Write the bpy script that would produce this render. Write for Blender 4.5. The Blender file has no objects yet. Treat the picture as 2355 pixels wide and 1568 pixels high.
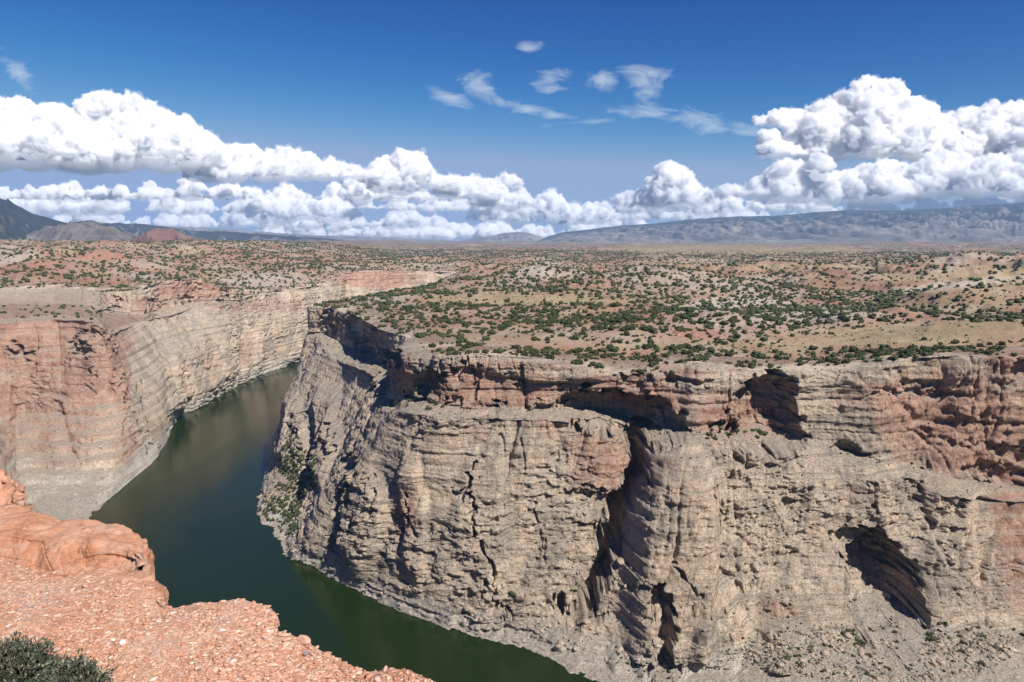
import bpy, math, random
import numpy as np
from mathutils import Vector
random.seed(7); RNG = np.random.default_rng(7)
f32 = np.float32
# ------------------------------------------------------------------ camera
CAMZ = 300.0; FL = 1609.0; CX, CY = 1177.0, 784.0; PITCH = math.radians(8.4)
cP, sP = math.cos(PITCH), math.sin(PITCH)
scene = bpy.context.scene
COL = scene.collection
def ray(X, Y):
    a = (X-CX)/FL; b = (CY-Y)/FL
    return a, cP+b*sP, -sP+b*cP
def at_z(X, Y, z):
    dx, dy, dz = ray(X, Y); t = (z-CAMZ)/dz
    return (dx*t, dy*t, z)
def at_f(X, Y, fwd):
    dx, dy, dz = ray(X, Y); t = fwd/dy
    return (dx*t, fwd, CAMZ+dz*t)
def project(P):
    x = P[..., 0]; y = P[..., 1]; z = P[..., 2]-CAMZ
    d = y*cP - z*sP; u = y*sP + z*cP
    d = np.where(np.abs(d) < 1e-3, 1e-3, d)
    X = CX + FL*x/d; Y = CY - FL*u/d
    X = np.where(d > 0.1, X, -9999); Y = np.where(d > 0.1, Y, -9999)
    return X, Y
# ------------------------------------------------------------------ noise
_g = np.random.default_rng(3).normal(size=(256, 3)); _g /= np.linalg.norm(_g, axis=1)[:, None]
G0, G1, G2 = [np.ascontiguousarray(_g[:, i]).astype(f32)*1.6 for i in range(3)]
def _hash(ix, iy, iz, seed):
    h = (ix.astype(np.int64)*73856093) ^ (iy.astype(np.int64)*19349663) ^ (iz.astype(np.int64)*83492791) ^ (seed*2654435761 & 0xffffffff)
    h = h & 0xffffffff
    h = (h ^ (h >> 13))*1274126177 & 0xffffffff
    return (h ^ (h >> 16)) & 0xffffffff
def noise(x, y, z=None, seed=0):
    x = np.asarray(x, dtype=np.float64); y = np.asarray(y, dtype=np.float64)
    z = np.zeros_like(x)+0.37 if z is None else np.asarray(z, dtype=np.float64)
    x, y, z = np.broadcast_arrays(x, y, z)
    fx, fy, fz = np.floor(x), np.floor(y), np.floor(z)
    ix, iy, iz = fx.astype(np.int32), fy.astype(np.int32), fz.astype(np.int32)
    x = (x-fx).astype(f32); y = (y-fy).astype(f32); z = (z-fz).astype(f32)
    w = [c*c*c*(c*(c*6-15)+10) for c in (x, y, z)]
    out = np.zeros(x.shape, f32)
    for dx in (0, 1):
        wx = w[0] if dx else 1-w[0]
        for dy in (0, 1):
            wy = w[1] if dy else 1-w[1]
            for dz in (0, 1):
                wz = w[2] if dz else 1-w[2]
                h = _hash(ix+dx, iy+dy, iz+dz, seed) & 255
                out += wx*wy*wz*(G0[h]*(x-dx)+G1[h]*(y-dy)+G2[h]*(z-dz))
    return out
def fbm(x, y, z=None, oct=4, seed=0, gain=.5, lac=2.03):
    s = 0; a = 1; k = 1
    for i in range(oct):
        s = s + a*noise(x*k, y*k, None if z is None else z*k, seed+i*17); a *= gain; k *= lac
    return s
def rnd(ix, iy=0, iz=0, seed=0):
    ix = np.asarray(ix); iy = np.asarray(iy)+0*ix; iz = np.asarray(iz)+0*ix
    return (_hash(ix, iy, iz, seed+911) / 4294967295.0).astype(f32)
def sstep(a, b, x):
    t = np.clip((x-a)/(b-a), 0, 1); return t*t*(3-2*t)
def voronoi(x, y, seed=0):
    ix, iy = np.floor(x).astype(np.int64), np.floor(y).astype(np.int64)
    f1 = np.full(x.shape, 9., f32); f2 = f1.copy(); idv = np.zeros(x.shape, f32)
    for dx in (-1, 0, 1):
        for dy in (-1, 0, 1):
            cx, cy = ix+dx, iy+dy
            px = cx+rnd(cx, cy, 1, seed); py = cy+rnd(cx, cy, 2, seed)
            d = np.hypot(px-x, py-y).astype(f32)
            r = rnd(cx, cy, 3, seed)
            near = d < f1
            f2 = np.where(near, f1, np.minimum(f2, d)); idv = np.where(near, r, idv); f1 = np.where(near, d, f1)
    return f1, f2, idv
# ------------------------------------------------------------------ mesh helpers
def tag(o, label=None, cat=None, group=None, kind=None):
    if label: o['label'] = label
    if cat: o['category'] = cat
    if group: o['group'] = group
    if kind: o['kind'] = kind
    return o
def mesh_np(name, V, F, mat=None, smooth=False, attrs=None, link=True):
    V = np.asarray(V, f32).reshape(-1, 3); F = np.asarray(F, np.int32)
    me = bpy.data.meshes.new(name); n = F.shape[1]
    me.vertices.add(len(V)); me.vertices.foreach_set('co', V.ravel())
    me.loops.add(F.size); me.loops.foreach_set('vertex_index', F.ravel())
    me.polygons.add(len(F)); me.polygons.foreach_set('loop_start', np.arange(0, F.size, n, dtype=np.int32))
    try: me.polygons.foreach_set('loop_total', np.full(len(F), n, np.int32))
    except Exception: pass
    me.update(calc_edges=True); me.validate()
    if smooth: me.polygons.foreach_set('use_smooth', np.ones(len(me.polygons), bool))
    for k, a in (attrs or {}).items():
        at = me.attributes.new(k, 'FLOAT', 'POINT'); at.data.foreach_set('value', np.asarray(a, f32).ravel())
    if mat: me.materials.append(mat)
    if not link: return me
    o = bpy.data.objects.new(name, me); COL.objects.link(o); return o
def grid_faces(nu, nv, keep=None, flip=False):
    i = np.arange(nu*nv).reshape(nu, nv)
    q = np.stack([i[:-1, :-1], i[1:, :-1], i[1:, 1:], i[:-1, 1:]], -1).reshape(-1, 4)
    if flip: q = q[:, ::-1]
    if keep is not None:
        k = keep.reshape(-1); q = q[k[q].all(1)]
    return q
def compact(V, F, attrs):
    used = np.zeros(len(V), bool); used[F.ravel()] = True
    idx = np.cumsum(used)-1
    return V[used], idx[F], {k: np.asarray(a).ravel()[used] for k, a in attrs.items()}
# ------------------------------------------------------------------ material helpers
def new_mat(name):
    m = bpy.data.materials.new(name); m.use_nodes = True
    nt = m.node_tree; b = nt.nodes['Principled BSDF']; return m, nt, b
class N:
    def __init__(s, nt): s.nt = nt
    def n(s, t, **kw):
        nd = s.nt.nodes.new(t)
        for k, v in kw.items():
            if k.startswith('i_'):
                key = k[2:].replace('_', ' '); nd.inputs[key].default_value = v
            else: setattr(nd, k, v)
        return nd
    def l(s, a, b): s.nt.links.new(a, b)
    def attr(s, name): return s.n('ShaderNodeAttribute', attribute_name=name).outputs['Fac']
    def pos(s): return s.n('ShaderNodeNewGeometry').outputs['Position']
    def map(s, v, sc):
        m = s.n('ShaderNodeMapping'); m.inputs['Scale'].default_value = sc; s.l(v, m.inputs['Vector']); return m.outputs[0]
    def noise(s, v, scale, detail=6, rough=.6, dist=0.):
        n = s.n('ShaderNodeTexNoise'); n.inputs['Scale'].default_value = scale; n.inputs['Detail'].default_value = detail
        n.inputs['Roughness'].default_value = rough; n.inputs['Distortion'].default_value = dist; s.l(v, n.inputs['Vector']); return n.outputs['Fac']
    def ramp(s, f, stops, interp='LINEAR'):
        r = s.n('ShaderNodeValToRGB'); r.color_ramp.interpolation = interp; e = r.color_ramp.elements
        while len(e) < len(stops): e.new(.5)
        for i, (p, c) in enumerate(stops):
            e[i].position = p; e[i].color = (c, c, c, 1) if isinstance(c, (int, float)) else (*c, 1)
        s.l(f, r.inputs[0]); return r.outputs[0]
    def mix(s, f, a, b, mode='MIX'):
        m = s.n('ShaderNodeMix', data_type='RGBA', blend_type=mode)
        for sock, v in ((m.inputs[0], f), (m.inputs[6], a), (m.inputs[7], b)):
            if isinstance(v, (int, float)): sock.default_value = v
            elif isinstance(v, tuple): sock.default_value = (*v, 1)
            else: s.l(v, sock)
        return m.outputs[2]
    def math(s, op, a, b=None, c=None, clamp=False):
        m = s.n('ShaderNodeMath', operation=op); m.use_clamp = clamp
        for i, v in enumerate((a, b, c)):
            if v is None: continue
            if isinstance(v, (int, float)): m.inputs[i].default_value = v
            else: s.l(v, m.inputs[i])
        return m.outputs[0]
    def bump(s, h, dist, strength=1., norm=None):
        b = s.n('ShaderNodeBump'); b.inputs['Distance'].default_value = dist; b.inputs['Strength'].default_value = strength
        s.l(h, b.inputs['Height'])
        if norm is not None: s.l(norm, b.inputs['Normal'])
        return b.outputs[0]
def finish(nt, b, col, rough=.95, norm=None):
    N(nt).l(col, b.inputs['Base Color']); b.inputs['Roughness'].default_value = rough
    b.inputs['Specular IOR Level'].default_value = .15
    if norm is not None: N(nt).l(norm, b.inputs['Normal'])

def rock_material():
    m, nt, b = new_mat('canyon_rock'); k = N(nt); p = k.pos()
    big = k.noise(p, .012, 5, .6, .6); mid = k.noise(p, .06, 6, .62, .5)
    tan = k.ramp(big, [(.3, (.53, .385, .275)), (.42, (.73, .55, .39)), (.5, (.62, .49, .375)), (.57, (.78, .615, .445)), (.72, (.71, .48, .33))])
    # grey weathering patina, in vertical streaks
    stv = k.noise(k.map(p, (.035, .035, .011)), 1., 8, .7, .5)
    patina = k.ramp(stv, [(.49, 0.), (.58, 1.)])
    c = k.mix(k.math('MULTIPLY', patina, .75), tan, (.33, .285, .23))
    stp = k.noise(k.map(p, (.35, .35, .03)), 1., 6, .6, .3)
    c = k.mix(k.ramp(stp, [(.55, 0.), (.68, .6)]), c, (.72, .61, .47))
    # strata: thin colour beds
    zz = k.map(p, (.004, .004, .36)); st = k.noise(zz, 1., 5, .72, .15)
    c = k.mix(k.ramp(st, [(.38, .8), (.46, 0.), (.55, 0.), (.62, .6)]), c, k.ramp(st, [(.45, (.30, .25, .21)), (.55, (.70, .61, .47))]))
    # red staining painted by iron
    redn = k.math('ADD', k.attr('red'), k.math('MULTIPLY', k.math('SUBTRACT', k.noise(p, .03, 7, .68, .8), .5), 1.5))
    redc = k.ramp(mid, [(.35, (.40, .195, .135)), (.6, (.60, .345, .245))])
    c = k.mix(k.ramp(redn, [(.22, 0.), (.75, .8)]), c, redc)
    yel = k.ramp(k.noise(p, .022, 5, .6, .5), [(.55, 0.), (.7, .3)])
    c = k.mix(yel, c, k.mix(.5, c, (.62, .47, .27)))
    # pale drawdown band by the water, scree, grass soil on flats
    c = k.mix(k.math('MULTIPLY', k.attr('pale'), .85), c, k.ramp(mid, [(.35, (.54, .49, .42)), (.65, (.72, .67, .58))]))
    scr = k.ramp(k.noise(p, .7, 6, .75), [(.35, (.30, .25, .19)), (.6, (.50, .43, .34))])
    c = k.mix(k.math('MULTIPLY', k.attr('flat'), .75), c, scr)
    soil = k.ramp(k.noise(p, .05, 6, .65), [(.35, (.31, .18, .125)), (.5, (.36, .25, .18)), (.65, (.40, .33, .25))])
    c = k.mix(k.attr('soil'), c, soil)
    fine = k.noise(k.map(p, (1, 1, 1.7)), .55, 8, .75)
    c = k.mix(.75, c, k.ramp(fine, [(.32, .5), (.42, .95), (.55, 1.25), (.7, 1.5)]), 'MULTIPLY')
    pit = k.noise(k.map(p, (1, 1, 2.6)), .38, 7, .8, .6); c = k.mix(k.ramp(pit, [(.33, .7), (.39, 0.)]), c, k.mix(.8, c, (.06, .045, .035)))
    jn = k.noise(k.map(p, (.16, .16, .02)), 1., 4, .55, .8); ja = k.math('ABSOLUTE', k.math('SUBTRACT', jn, .5)); c = k.mix(k.ramp(ja, [(.0, .75), (.012, 0.)]), c, (.10, .08, .065))
    bl = k.noise(k.map(p, (.01, .01, .9)), 1., 3, .5, .1); c = k.mix(k.math('MULTIPLY', k.ramp(bl, [(.30, 1.), (.35, 0.)]), .35), c, (.13, .10, .08))
    crack = k.noise(k.map(p, (.22, .22, .10)), 1., 5, .6, 1.2)
    n1 = k.bump(k.math('ADD', fine, k.math('MULTIPLY', pit, .8)), 2.6, 1.)
    n2 = k.bump(k.noise(k.map(p, (.08, .08, 1.1)), 1., 6, .7), 1.3, .7, n1)
    n3 = k.bump(k.math('ABSOLUTE', k.math('SUBTRACT', crack, .5)), 9., .55, n2)
    finish(nt, b, c, .95, n3); return m
M_ROCK = rock_material()

def plateau_material():
    m, nt, b = new_mat('plateau_soil'); k = N(nt); p = k.pos()
    big = k.noise(k.map(p, (1, 1, 3)), .0035, 6, .62, .6); mid = k.noise(p, .02, 6, .65, .4); fn = k.noise(p, .35, 6, .75)
    c = k.ramp(k.math('ADD', k.math('MULTIPLY', big, .6), k.math('MULTIPLY', mid, .4)), [(.38, (.26, .135, .09)), (.46, (.31, .185, .125)), (.53, (.32, .235, .175)), (.62, (.375, .315, .255))])
    grs = k.ramp(mid, [(.4, (.28, .205, .12)), (.6, (.36, .275, .165))])
    c = k.mix(k.attr('grass'), c, grs)
    rd = k.math('ADD', k.attr('red'), k.math('MULTIPLY', k.math('SUBTRACT', mid, .5), 1.6))
    c = k.mix(k.ramp(rd, [(.3, 0.), (.7, .85)]), c, k.ramp(fn, [(.4, (.28, .13, .09)), (.6, (.38, .21, .155))]))
    c = k.mix(k.attr('pale'), c, (.44, .39, .33))
    c = k.mix(.7, c, k.ramp(fn, [(.3, .6), (.6, 1.2)]), 'MULTIPLY')
    # low sagebrush cover, unresolved single plants, as dots of dull green
    v = k.n('ShaderNodeTexVoronoi'); v.inputs['Scale'].default_value = .35; k.l(p, v.inputs['Vector'])
    dots = k.math('MULTIPLY', k.ramp(v.outputs['Distance'], [(.18, 1.), (.3, 0.)]), k.ramp(k.noise(p, .03, 4), [(.45, .0), (.6, .8)]))
    c = k.mix(dots, c, (.12, .12, .07))
    # far woodland cover
    v2 = k.n('ShaderNodeTexVoronoi'); v2.inputs['Scale'].default_value = .055; k.l(p, v2.inputs['Vector'])
    wood = k.ramp(v2.outputs['Distance'], [(.42, 1.), (.62, 0.)])
    wood = k.math('MULTIPLY', wood, k.attr('wood'))
    c = k.mix(wood, c, (.05, .065, .04))
    finish(nt, b, c, .95, k.bump(fn, 1.5, .7)); return m
M_PLAT = plateau_material()

def juniper_material(name, c0, c1):
    m, nt, b = new_mat(name); k = N(nt)
    oi = k.n('ShaderNodeObjectInfo').outputs['Random']; p = k.pos()
    f = k.math('ADD', k.noise(p, .25, 4, .6), k.math('MULTIPLY', k.math('SUBTRACT', oi, .5), .25))
    finish(nt, b, k.ramp(f, [(.32, c0), (.68, c1)]), .8); return m
M_JUN = juniper_material('juniper_foliage', (.032, .046, .016), (.075, .088, .034))
M_SHRUB = juniper_material('shrub_foliage', (.07, .08, .045), (.13, .135, .085))
def plain_mat(name, c0, c1, sc, rough=.9, bump=0.):
    m, nt, b = new_mat(name); k = N(nt); p = k.pos(); f = k.noise(p, sc, 6, .65)
    finish(nt, b, k.ramp(f, [(.3, c0), (.7, c1)]), rough, k.bump(f, bump) if bump else None); return m
M_WOOD = plain_mat('weathered_wood', (.12, .09, .065), (.25, .2, .15), 30)
# ------------------------------------------------------------------ lofted walls
def catmull(A, n_per):
    """A: (n,k,3) control columns -> dense columns (last axis kept)"""
    n = len(A); out = []
    for i in range(n-1):
        p0 = A[max(i-1, 0)]; p1 = A[i]; p2 = A[i+1]; p3 = A[min(i+2, n-1)]
        m = max(2, int(n_per[i])); t = (np.arange(m)/m)[:, None, None]
        c = .5*((2*p1)+(p2-p0)*t+(2*p0-5*p1+4*p2-p3)*t*t+(3*p1-p0-3*p2+p3)*t**3)
        l = p1*(1-t)+p2*t
        out.append(.5*c+.5*l)
    out.append(A[-1][None]); return np.concatenate(out)
def pt(s):
    X, Y, m = s
    if isinstance(m, str):
        return at_z(X, Y, float(m[1:])) if m[0] == 'z' else at_f(X, Y, float(m[1:]))
    return s
EAST = [  # R, L1, L2, M, T, S  (right to left, then round the nose and back)
 [(1300,330,205),(1270,325,110),(1240,315,95),(1200,290,50),(1160,270,12),(1130,240,0)],
 [(2900,812,'f560'),(2900,1180,'f520'),(2890,1210,'f505'),(2880,1400,'f480'),(2850,1560,'f450'),(2800,1750,'z0')],
 [(2354,822,'f556'),(2354,1128,'f545'),(2354,1150,'f534'),(2350,1320,'f505'),(2340,1450,'f478'),(2330,1700,'z0')],
 [(2200,820,'f557'),(2200,1100,'f546'),(2190,1138,'f529'),(2180,1310,'f505'),(2200,1445,'f478'),(2200,1690,'z0')],
 [(2050,830,'f560'),(2050,1062,'f549'),(2040,1085,'f538'),(2020,1290,'f507'),(2020,1440,'f480'),(2020,1670,'z0')],
 [(1900,850,'f566'),(1890,1015,'f556'),(1885,1045,'f543'),(1850,1280,'f510'),(1800,1470,'f470'),(1760,1640,'z0')],
 [(1740,850,'f569'),(1740,980,'f560'),(1740,1030,'f540'),(1720,1250,'f512'),(1680,1500,'f462'),(1630,1615,'z0')],
 [(1600,832,'f569'),(1600,975,'f560'),(1590,1022,'f540'),(1570,1240,'f510'),(1520,1490,'f465'),(1460,1585,'z0')],
 [(1470,862,'f573'),(1480,990,'f565'),(1490,1012,'f548'),(1450,1230,'f515'),(1370,1440,'f475'),(1310,1548,'z0')],
 [(1380,850,'f573'),(1400,965,'f565'),(1400,985,'f548'),(1370,1200,'f520'),(1290,1390,'f490'),(1220,1505,'z0')],
 [(1250,826,'f574'),(1250,942,'f566'),(1240,965,'f548'),(1200,1180,'f530'),(1120,1360,'f505'),(1040,1450,'z0')],
 [(1100,815,'f579'),(1110,938,'f570'),(1090,960,'f556'),(1030,1150,'f545'),(960,1310,'f535'),(880,1390,'z0')],
 [(1005,818,'f594'),(1005,925,'f585'),(975,950,'f570'),(900,1120,'f575'),(830,1250,'f580'),(760,1322,'z0')],
 [(930,775,'f692'),(930,880,'f680'),(880,920,'f660'),(800,1080,'f640'),(725,1215,'f625'),(665,1275,'z0')],
 [(860,757,'f745'),(860,838,'f735'),(835,860,'f718'),(745,1060,'f690'),(690,1170,'f680'),(630,1245,'z0')],
 [(800,722,'f890'),(805,800,'f880'),(775,830,'f840'),(715,985,'f790'),(680,1120,'f730'),(598,1205,'z0')],
 [(760,708,'f968'),(760,765,'f960'),(745,775,'f945'),(703,900,'f890'),(680,1020,'f830'),(612,1150,'z0')],
 [(728,704,'f1006'),(728,762,'f1000'),(722,770,'f990'),(694,870,'f960'),(668,960,'f930'),(632,1062,'z0')],
 [(724,702,'f1046'),(722,758,'f1040'),(715,768,'f1035'),(688,850,'f1025'),(664,930,'f1020'),(632,990,'z0')],
 [(-245,1130,203),(-255,1135,165),(-265,1138,158),(-295,1145,90),(-315,1150,25),(-340,1160,0)],
 [(-225,1350,196),(-235,1352,165),(-245,1354,158),(-265,1360,90),(-280,1370,25),(-300,1380,0)],
 [(-170,1650,181),(-180,1655,150),(-190,1660,140),(-210,1670,90),(-230,1680,25),(-250,1690,0)],
 [(-80,1900,178),(-90,1910,150),(-100,1915,140),(-120,1930,90),(-140,1940,25),(-160,1950,0)],
 [(280,2180,185),(275,2195,150),(270,2200,140),(262,2215,90),(255,2230,25),(250,2250,0)],
 [(1500,2750,195),(1495,2770,160),(1490,2780,150),(1480,2800,80),(1470,2820,20),(1460,2840,0)],
]
WEST = [
 [(-1700,500,215),(-1650,480,190),(-1500,420,186),(-1400,400,90),(-1300,380,15),(-1250,370,0)],
 [(-400,652,'z214'),(-380,692,'z188'),(-350,742,'z184'),(-280,1050,'f640'),(-200,1400,'f500'),(-150,1500,'z0')],
 [(0,664,'z209'),(0,692,'z190'),(0,742,'z184'),(30,960,'f905'),(70,1150,'f760'),(120,1290,'z0')],
 [(120,662,'z209'),(120,692,'z190'),(130,735,'z184'),(150,940,'f915'),(180,1110,'f790'),(190,1210,'z0')],
 [(195,664,'z208'),(200,700,'z188'),(233,742,'z184'),(250,920,'f925'),(265,1060,'f830'),(262,1140,'z0')],
 [(225,672,'z204'),(240,712,'z178'),(250,770,'f960'),(300,920,'f940'),(330,1010,'f915'),(355,1062,'z0')],
 [(320,666,'f1230'),(330,722,'f1220'),(330,738,'f1190'),(370,860,'f1080'),(380,960,'f1010'),(385,1012,'z0')],
 [(375,648,'f1310'),(390,712,'f1300'),(392,725,'f1270'),(415,840,'f1180'),(420,915,'f1140'),(421,955,'z0')],
 [(450,638,'f1412'),(450,694,'f1400'),(450,706,'f1370'),(455,800,'f1270'),(455,900,'f1215'),(450,940,'z0')],
 [(505,660,'f1450'),(505,690,'f1440'),(505,702,'f1420'),(505,790,'f1360'),(505,870,'f1320'),(502,905,'z0')],
 [(570,668,'f1570'),(565,690,'f1560'),(565,700,'f1550'),(562,770,'f1500'),(560,850,'f1440'),(555,880,'z0')],
 [(640,668,'f1652'),(640,690,'f1640'),(640,700,'f1630'),(635,760,'f1600'),(622,835,'f1570'),(615,855,'z0')],
 [(700,662,'f1730'),(700,685,'f1720'),(700,695,'f1710'),(695,750,'f1690'),(685,818,'f1660'),(680,835,'z0')],
 [(770,648,'f1862'),(770,670,'f1850'),(770,680,'f1845'),(765,730,'f1830'),(758,795,'f1800'),(750,812,'z0')],
 [(800,628,'f2000'),(800,660,'f1985'),(800,668,'f1970'),(800,720,'f1960'),(800,785,'f1930'),(800,797,'z0')],
 [(870,621,'f2090'),(870,658,'f2070'),(870,668,'f2060'),(870,720,'f2040'),(875,775,'f2020'),(880,780,'z0')],
 [(938,624,'f2200'),(938,655,'f2190'),(940,664,'f2180'),(945,710,'f2160'),(950,755,'f2140'),(960,765,'z0')],
 [(300,2500,168),(320,2480,150),(330,2470,150),(340,2450,80),(350,2430,20),(360,2410,0)],
 [(1500,3100,165),(1510,3080,150),(1515,3070,150),(1520,3050,80),(1530,3030,20),(1540,3010,0)],
]
EASTP = np.array([[pt(s) for s in c] for c in EAST]); WESTP = np.array([[pt(s) for s in c] for c in WEST])
def seg_dist(P, L):
    """distance of points P (n,2) to polyline L (m,3); returns d, z at nearest"""
    best = np.full(len(P), 1e12); bz = np.zeros(len(P))
    for a, b in zip(L[:-1], L[1:]):
        ab = b[:2]-a[:2]; t = np.clip(((P-a[:2])@ab)/(ab@ab), 0, 1)
        d = ((P-a[:2]-t[:, None]*ab)**2).sum(1); m = d < best
        best[m] = d[m]; bz[m] = (a[2]+t*(b[2]-a[2]))[m]
    return np.sqrt(best), bz
def in_poly(P, L):
    ins = np.zeros(len(P), bool); x, y = P[:, 0], P[:, 1]; n = len(L)
    for i in range(n):
        x1, y1 = L[i][:2]; x2, y2 = L[(i+1) % n][:2]
        if y1 == y2: continue
        c = ((y1 > y) != (y2 > y)) & (x < (x2-x1)*(y-y1)/(y2-y1)+x1); ins ^= c
    return ins
RIM_E = catmull(EASTP[:, :1], [8]*(len(EASTP)-1))[:, 0]; RIM_W = catmull(WESTP[:, :1], [8]*(len(WESTP)-1))[:, 0]
CANYON = np.concatenate([RIM_E, RIM_W[::-1], np.array([[-1700, -200, 0], [1400, -200, 0]])])
HILLS = [  # pixel x, pixel y at z=205, radius across, radius along, height
 (1660,745,110,60,16),(1500,668,260,120,26),(2350,700,190,110,34),(2050,735,120,55,12),(1210,665,90,90,14),
 (1180,640,200,160,20),(1900,640,420,200,22),(2360,650,300,200,42),(1500,630,500,220,22),(1000,620,260,260,22),
 (2900,780,260,140,40),(1450,770,60,25,6),(1050,720,60,50,5),(2150,612,500,500,25),(1065,640,120,210,34)]
def plateau_h(x, y, with_drop=True):
    sh = x.shape; P = np.stack([x.ravel(), y.ravel()], 1)
    X, Y = P[:, 0], P[:, 1]; r = np.hypot(X, Y)
    west = sstep(-150, -900, X+0.12*Y)*sstep(900, 1600, r)
    base = 203 + west*34 + west*sstep(1500, 4500, r)*46 + sstep(600, 2500, X-.3*Y)*20
    n1 = fbm(X/420, Y/420, oct=4, seed=21); n2 = fbm(X/110, Y/110, oct=5, seed=31)
    amp = sstep(500, 2200, r)
    h = base + n1*(9+18*amp+west*16) + n2*(2.6+3*amp)
    rg = 1-np.abs(noise(X/170+.3*n2, Y/170, seed=41)*1.6); h += (rg-.6)*(4+8*amp+5*west)*sstep(4500, 2500, r)
    for (px, py, ra, rb, hh) in HILLS:
        cx, cy, _ = at_z(px, py, 205); q = np.hypot((X-cx)/ra, (Y-cy)/rb)
        h += hh*np.exp(-q**2*1.3)*(1+.35*n2)
    h += noise(X/18, Y/18, seed=51)*.9
    far = sstep(2600, 6000, r); h = h*(1-far)+(np.minimum(h, 232+n1*13+sstep(-500, 4000, X)*18+west*22)-far*4)*far
    dE, zE = seg_dist(P, RIM_E); dW, zW = seg_dist(P, RIM_W)
    d = np.minimum(dE, dW); zr = np.where(dE < dW, zE, zW)
    w = np.exp(-d/np.where(dE < dW, 70, 130)); h = h*(1-w)+zr*w
    ins = in_poly(P, CANYON); sd = np.where(ins, -d, d)
    if with_drop: h = h-7*(1-sstep(18, 48, d))
    return h.reshape(sh), sd.reshape(sh)

def ell(X, Y, cx, cy, rx, ry, rot=0., soft=.5):
    c, s = math.cos(math.radians(rot)), math.sin(math.radians(rot))
    dx, dy = X-cx, Y-cy; q = np.hypot((dx*c+dy*s)/rx, (-dx*s+dy*c)/ry)
    return 1-sstep(1-soft, 1+soft, q)
def pline_d(X, Y, pts):
    best = np.full(X.shape, 1e9); w = np.zeros(X.shape)
    for a, b in zip(pts[:-1], pts[1:]):
        ax, ay, aw = a; bx, by, bw = b; L2 = (bx-ax)**2+(by-ay)**2
        t = np.clip(((X-ax)*(bx-ax)+(Y-ay)*(by-ay))/L2, 0, 1)
        d = np.hypot(X-ax-t*(bx-ax), Y-ay-t*(by-ay)); ww = aw+t*(bw-aw)
        m = d/ww < best; best = np.where(m, d/ww, best)
    return best

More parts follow.
